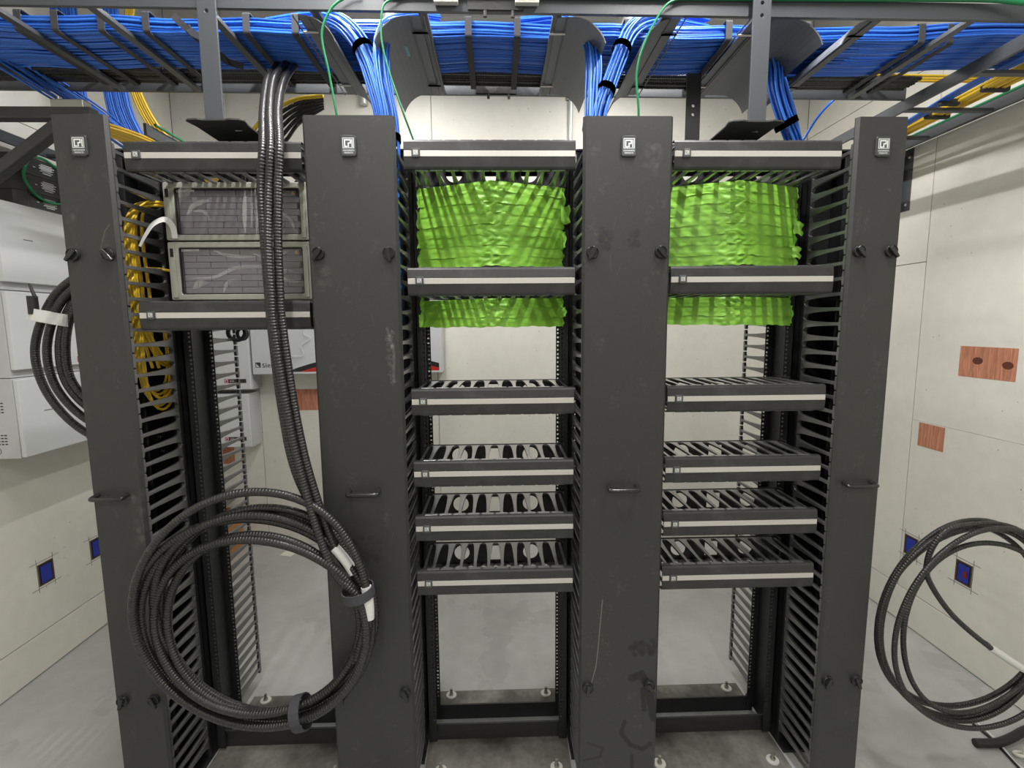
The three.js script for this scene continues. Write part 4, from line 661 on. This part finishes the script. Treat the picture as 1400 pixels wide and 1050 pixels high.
patch(-1.9, -1.82, 0.6, 0.745, ZB + kw - 0.0006, ZB + kw + 0.0008, 0.3, 'small bare orange plywood patch seen through the left bay fingers');
function outlet(x, y, z, side, label, red) {   // recessed wall box masked with blue tape
  const t = thing('wall_outlet', label, 'outlet', [x, y, z], 'outlet boxes masked with blue tape'), s = side; t.scale.set(1, 0.86, 0.82);
  mesh('rim', merge([box(0, 0.004, -0.058, -0.052, -0.046, 0.046), box(0, 0.004, 0.052, 0.058, -0.046, 0.046), box(0, 0.004, -0.052, 0.052, -0.046, -0.04), box(0, 0.004, -0.052, 0.052, 0.04, 0.046)]).translate(-0.002, 0, 0), M.rim, t);
  mesh('box_back', box(-0.001, 0.001, -0.052, 0.052, -0.04, 0.04), M.inner, t);
  mesh('tape', rbox(-0.0015, 0.0015, -0.046, 0.044, -0.03, 0.034, 0.001).translate(s * 0.003, 0, 0), M.blueTape, t);
  if (red) mesh('red_tab', box(-0.001, 0.001, -0.02, 0.015, 0.004, 0.024).translate(s * 0.0055, 0, 0), S({ color: 0x7a1414, roughness: 0.6 }), t);
  for (const v of [-0.07, 0.07]) mesh('pencil_line', box(-0.0004, 0.0004, v - 0.0008, v + 0.0008, -0.09, 0.09).translate(0, 0, 0), M.strap, t);
  for (const v of [-0.05, 0.05]) mesh('pencil_line', box(-0.0004, 0.0004, -0.09, 0.09, v - 0.0008, v + 0.0008), M.strap, t);
}
outlet(XR - kw, 0.426, -0.613, -1, 'blue-taped outlet box with red tab inside the loop of the right coil', true); outlet(XR - kw, 0.42, -0.9, -1, 'blue-taped outlet box behind the left edge of the right coil');
outlet(XL + kw, 0.443, -0.772, 1, 'blue-taped outlet box on the left wall, the one fully in view'); outlet(XL + kw, 0.428, -1.06, 1, 'blue-taped outlet box on the left wall, half hidden by the end manager');
// pipes on the back wall
for (const [x, y0, r, lab] of [[-1.72, 2.45, 0.022, 'white vertical pipe on the back wall above the left bay'], [-0.823, 2.95, 0.026, 'white vertical pipe high on the back wall, left of a close pair'], [-0.731, 2.95, 0.026, 'white vertical pipe high on the back wall, right of a close pair'], [0.505, 2.4, 0.014, 'thin grey pipe on the back wall beside the middle bay'], [0.666, 2.95, 0.024, 'white vertical pipe high on the back wall near the second blue drop']])
  { const t = thing('wall_pipe', lab, 'pipe', [x, y0, ZB + 0.013 + r]); mesh('tube', new THREE.CylinderGeometry(r, r, YC - y0 - 0.002, 14).translate(0, (YC - y0) / 2, 0), M.pipe, t); for (const y of [0.15, 0.6]) mesh('saddle', rbox(-r * 1.8, r * 1.8, y - 0.012, y + 0.012, -r, r * 0.4, 0.003), M.bolt, t); }
tag(mesh('wall_duct', rbox(-0.9, 1.5, 3.44, 3.52, ZB + 0.013, ZB + 0.09, 0.004), M.white), 'white horizontal trunking high on the back wall', 'trunking');
// floor
tag(mesh('paper_note', G(rbox(-0.045, 0.045, 0, 0.002, -0.09, 0.09, 0.0005), -1.42, 0.001, -1.9, 0, -0.25, 0), M.paper), 'cream paper sheet lying on the floor behind the left bay', 'paper');
{ const t = thing('cardboard_box', 'open brown cardboard box in the back left corner', 'box', [-1.9, 0, -1.83]); for (const [a, b, c, d] of [[-0.12, 0.12, -0.12, -0.115], [-0.12, 0.12, 0.115, 0.12], [-0.12, -0.115, -0.115, 0.115], [0.115, 0.12, -0.115, 0.115]]) mesh('side', rbox(a, b, 0.002, 0.3, c, d, 0.001), M.card, t); mesh('bottom', box(-0.115, 0.115, 0.001, 0.005, -0.115, 0.115), M.card, t);
  mesh('flap', bar([0.12, 0.3, 0], [0.18, 0.36, 0.0], 0.22, 0.004, V(-0.7, 0.7, 0)), M.card, t); }
['red', 'green', 'grey', 'pale'].forEach((n, k) => tag(mesh('scrap_wire', tube(Array.from({ length: 9 }, (_, i) => [-1.9 + 0.07 * Math.cos(i * 1.5 + k), 0.29 + 0.02 * k + 0.03 * Math.sin(i * 2 + k), -1.83 + 0.07 * Math.sin(i * 1.5 + k)]), 0.006, 50, 5), S({ color: [0xa03040, 0x2c6a4c, 0x707070, 0xc8c4b8][k], roughness: 0.6 })), `${n} scrap wire heaped in the cardboard box`, 'wire'));
// ties on the rear fingers of the leftmost manager
tag(mesh('cable_strap', merge([new THREE.TorusGeometry(0.03, 0.008, 6, 18).rotateY(0.6).translate(-1.02, 1.525, -0.575), new THREE.TorusGeometry(0.022, 0.007, 6, 16).rotateY(1.1).translate(-1.01, 1.52, -0.6)]), M.strap), 'coiled black strap hooked on the rear fingers below the left bay manager', 'strap');

renderer.render(scene, camera);
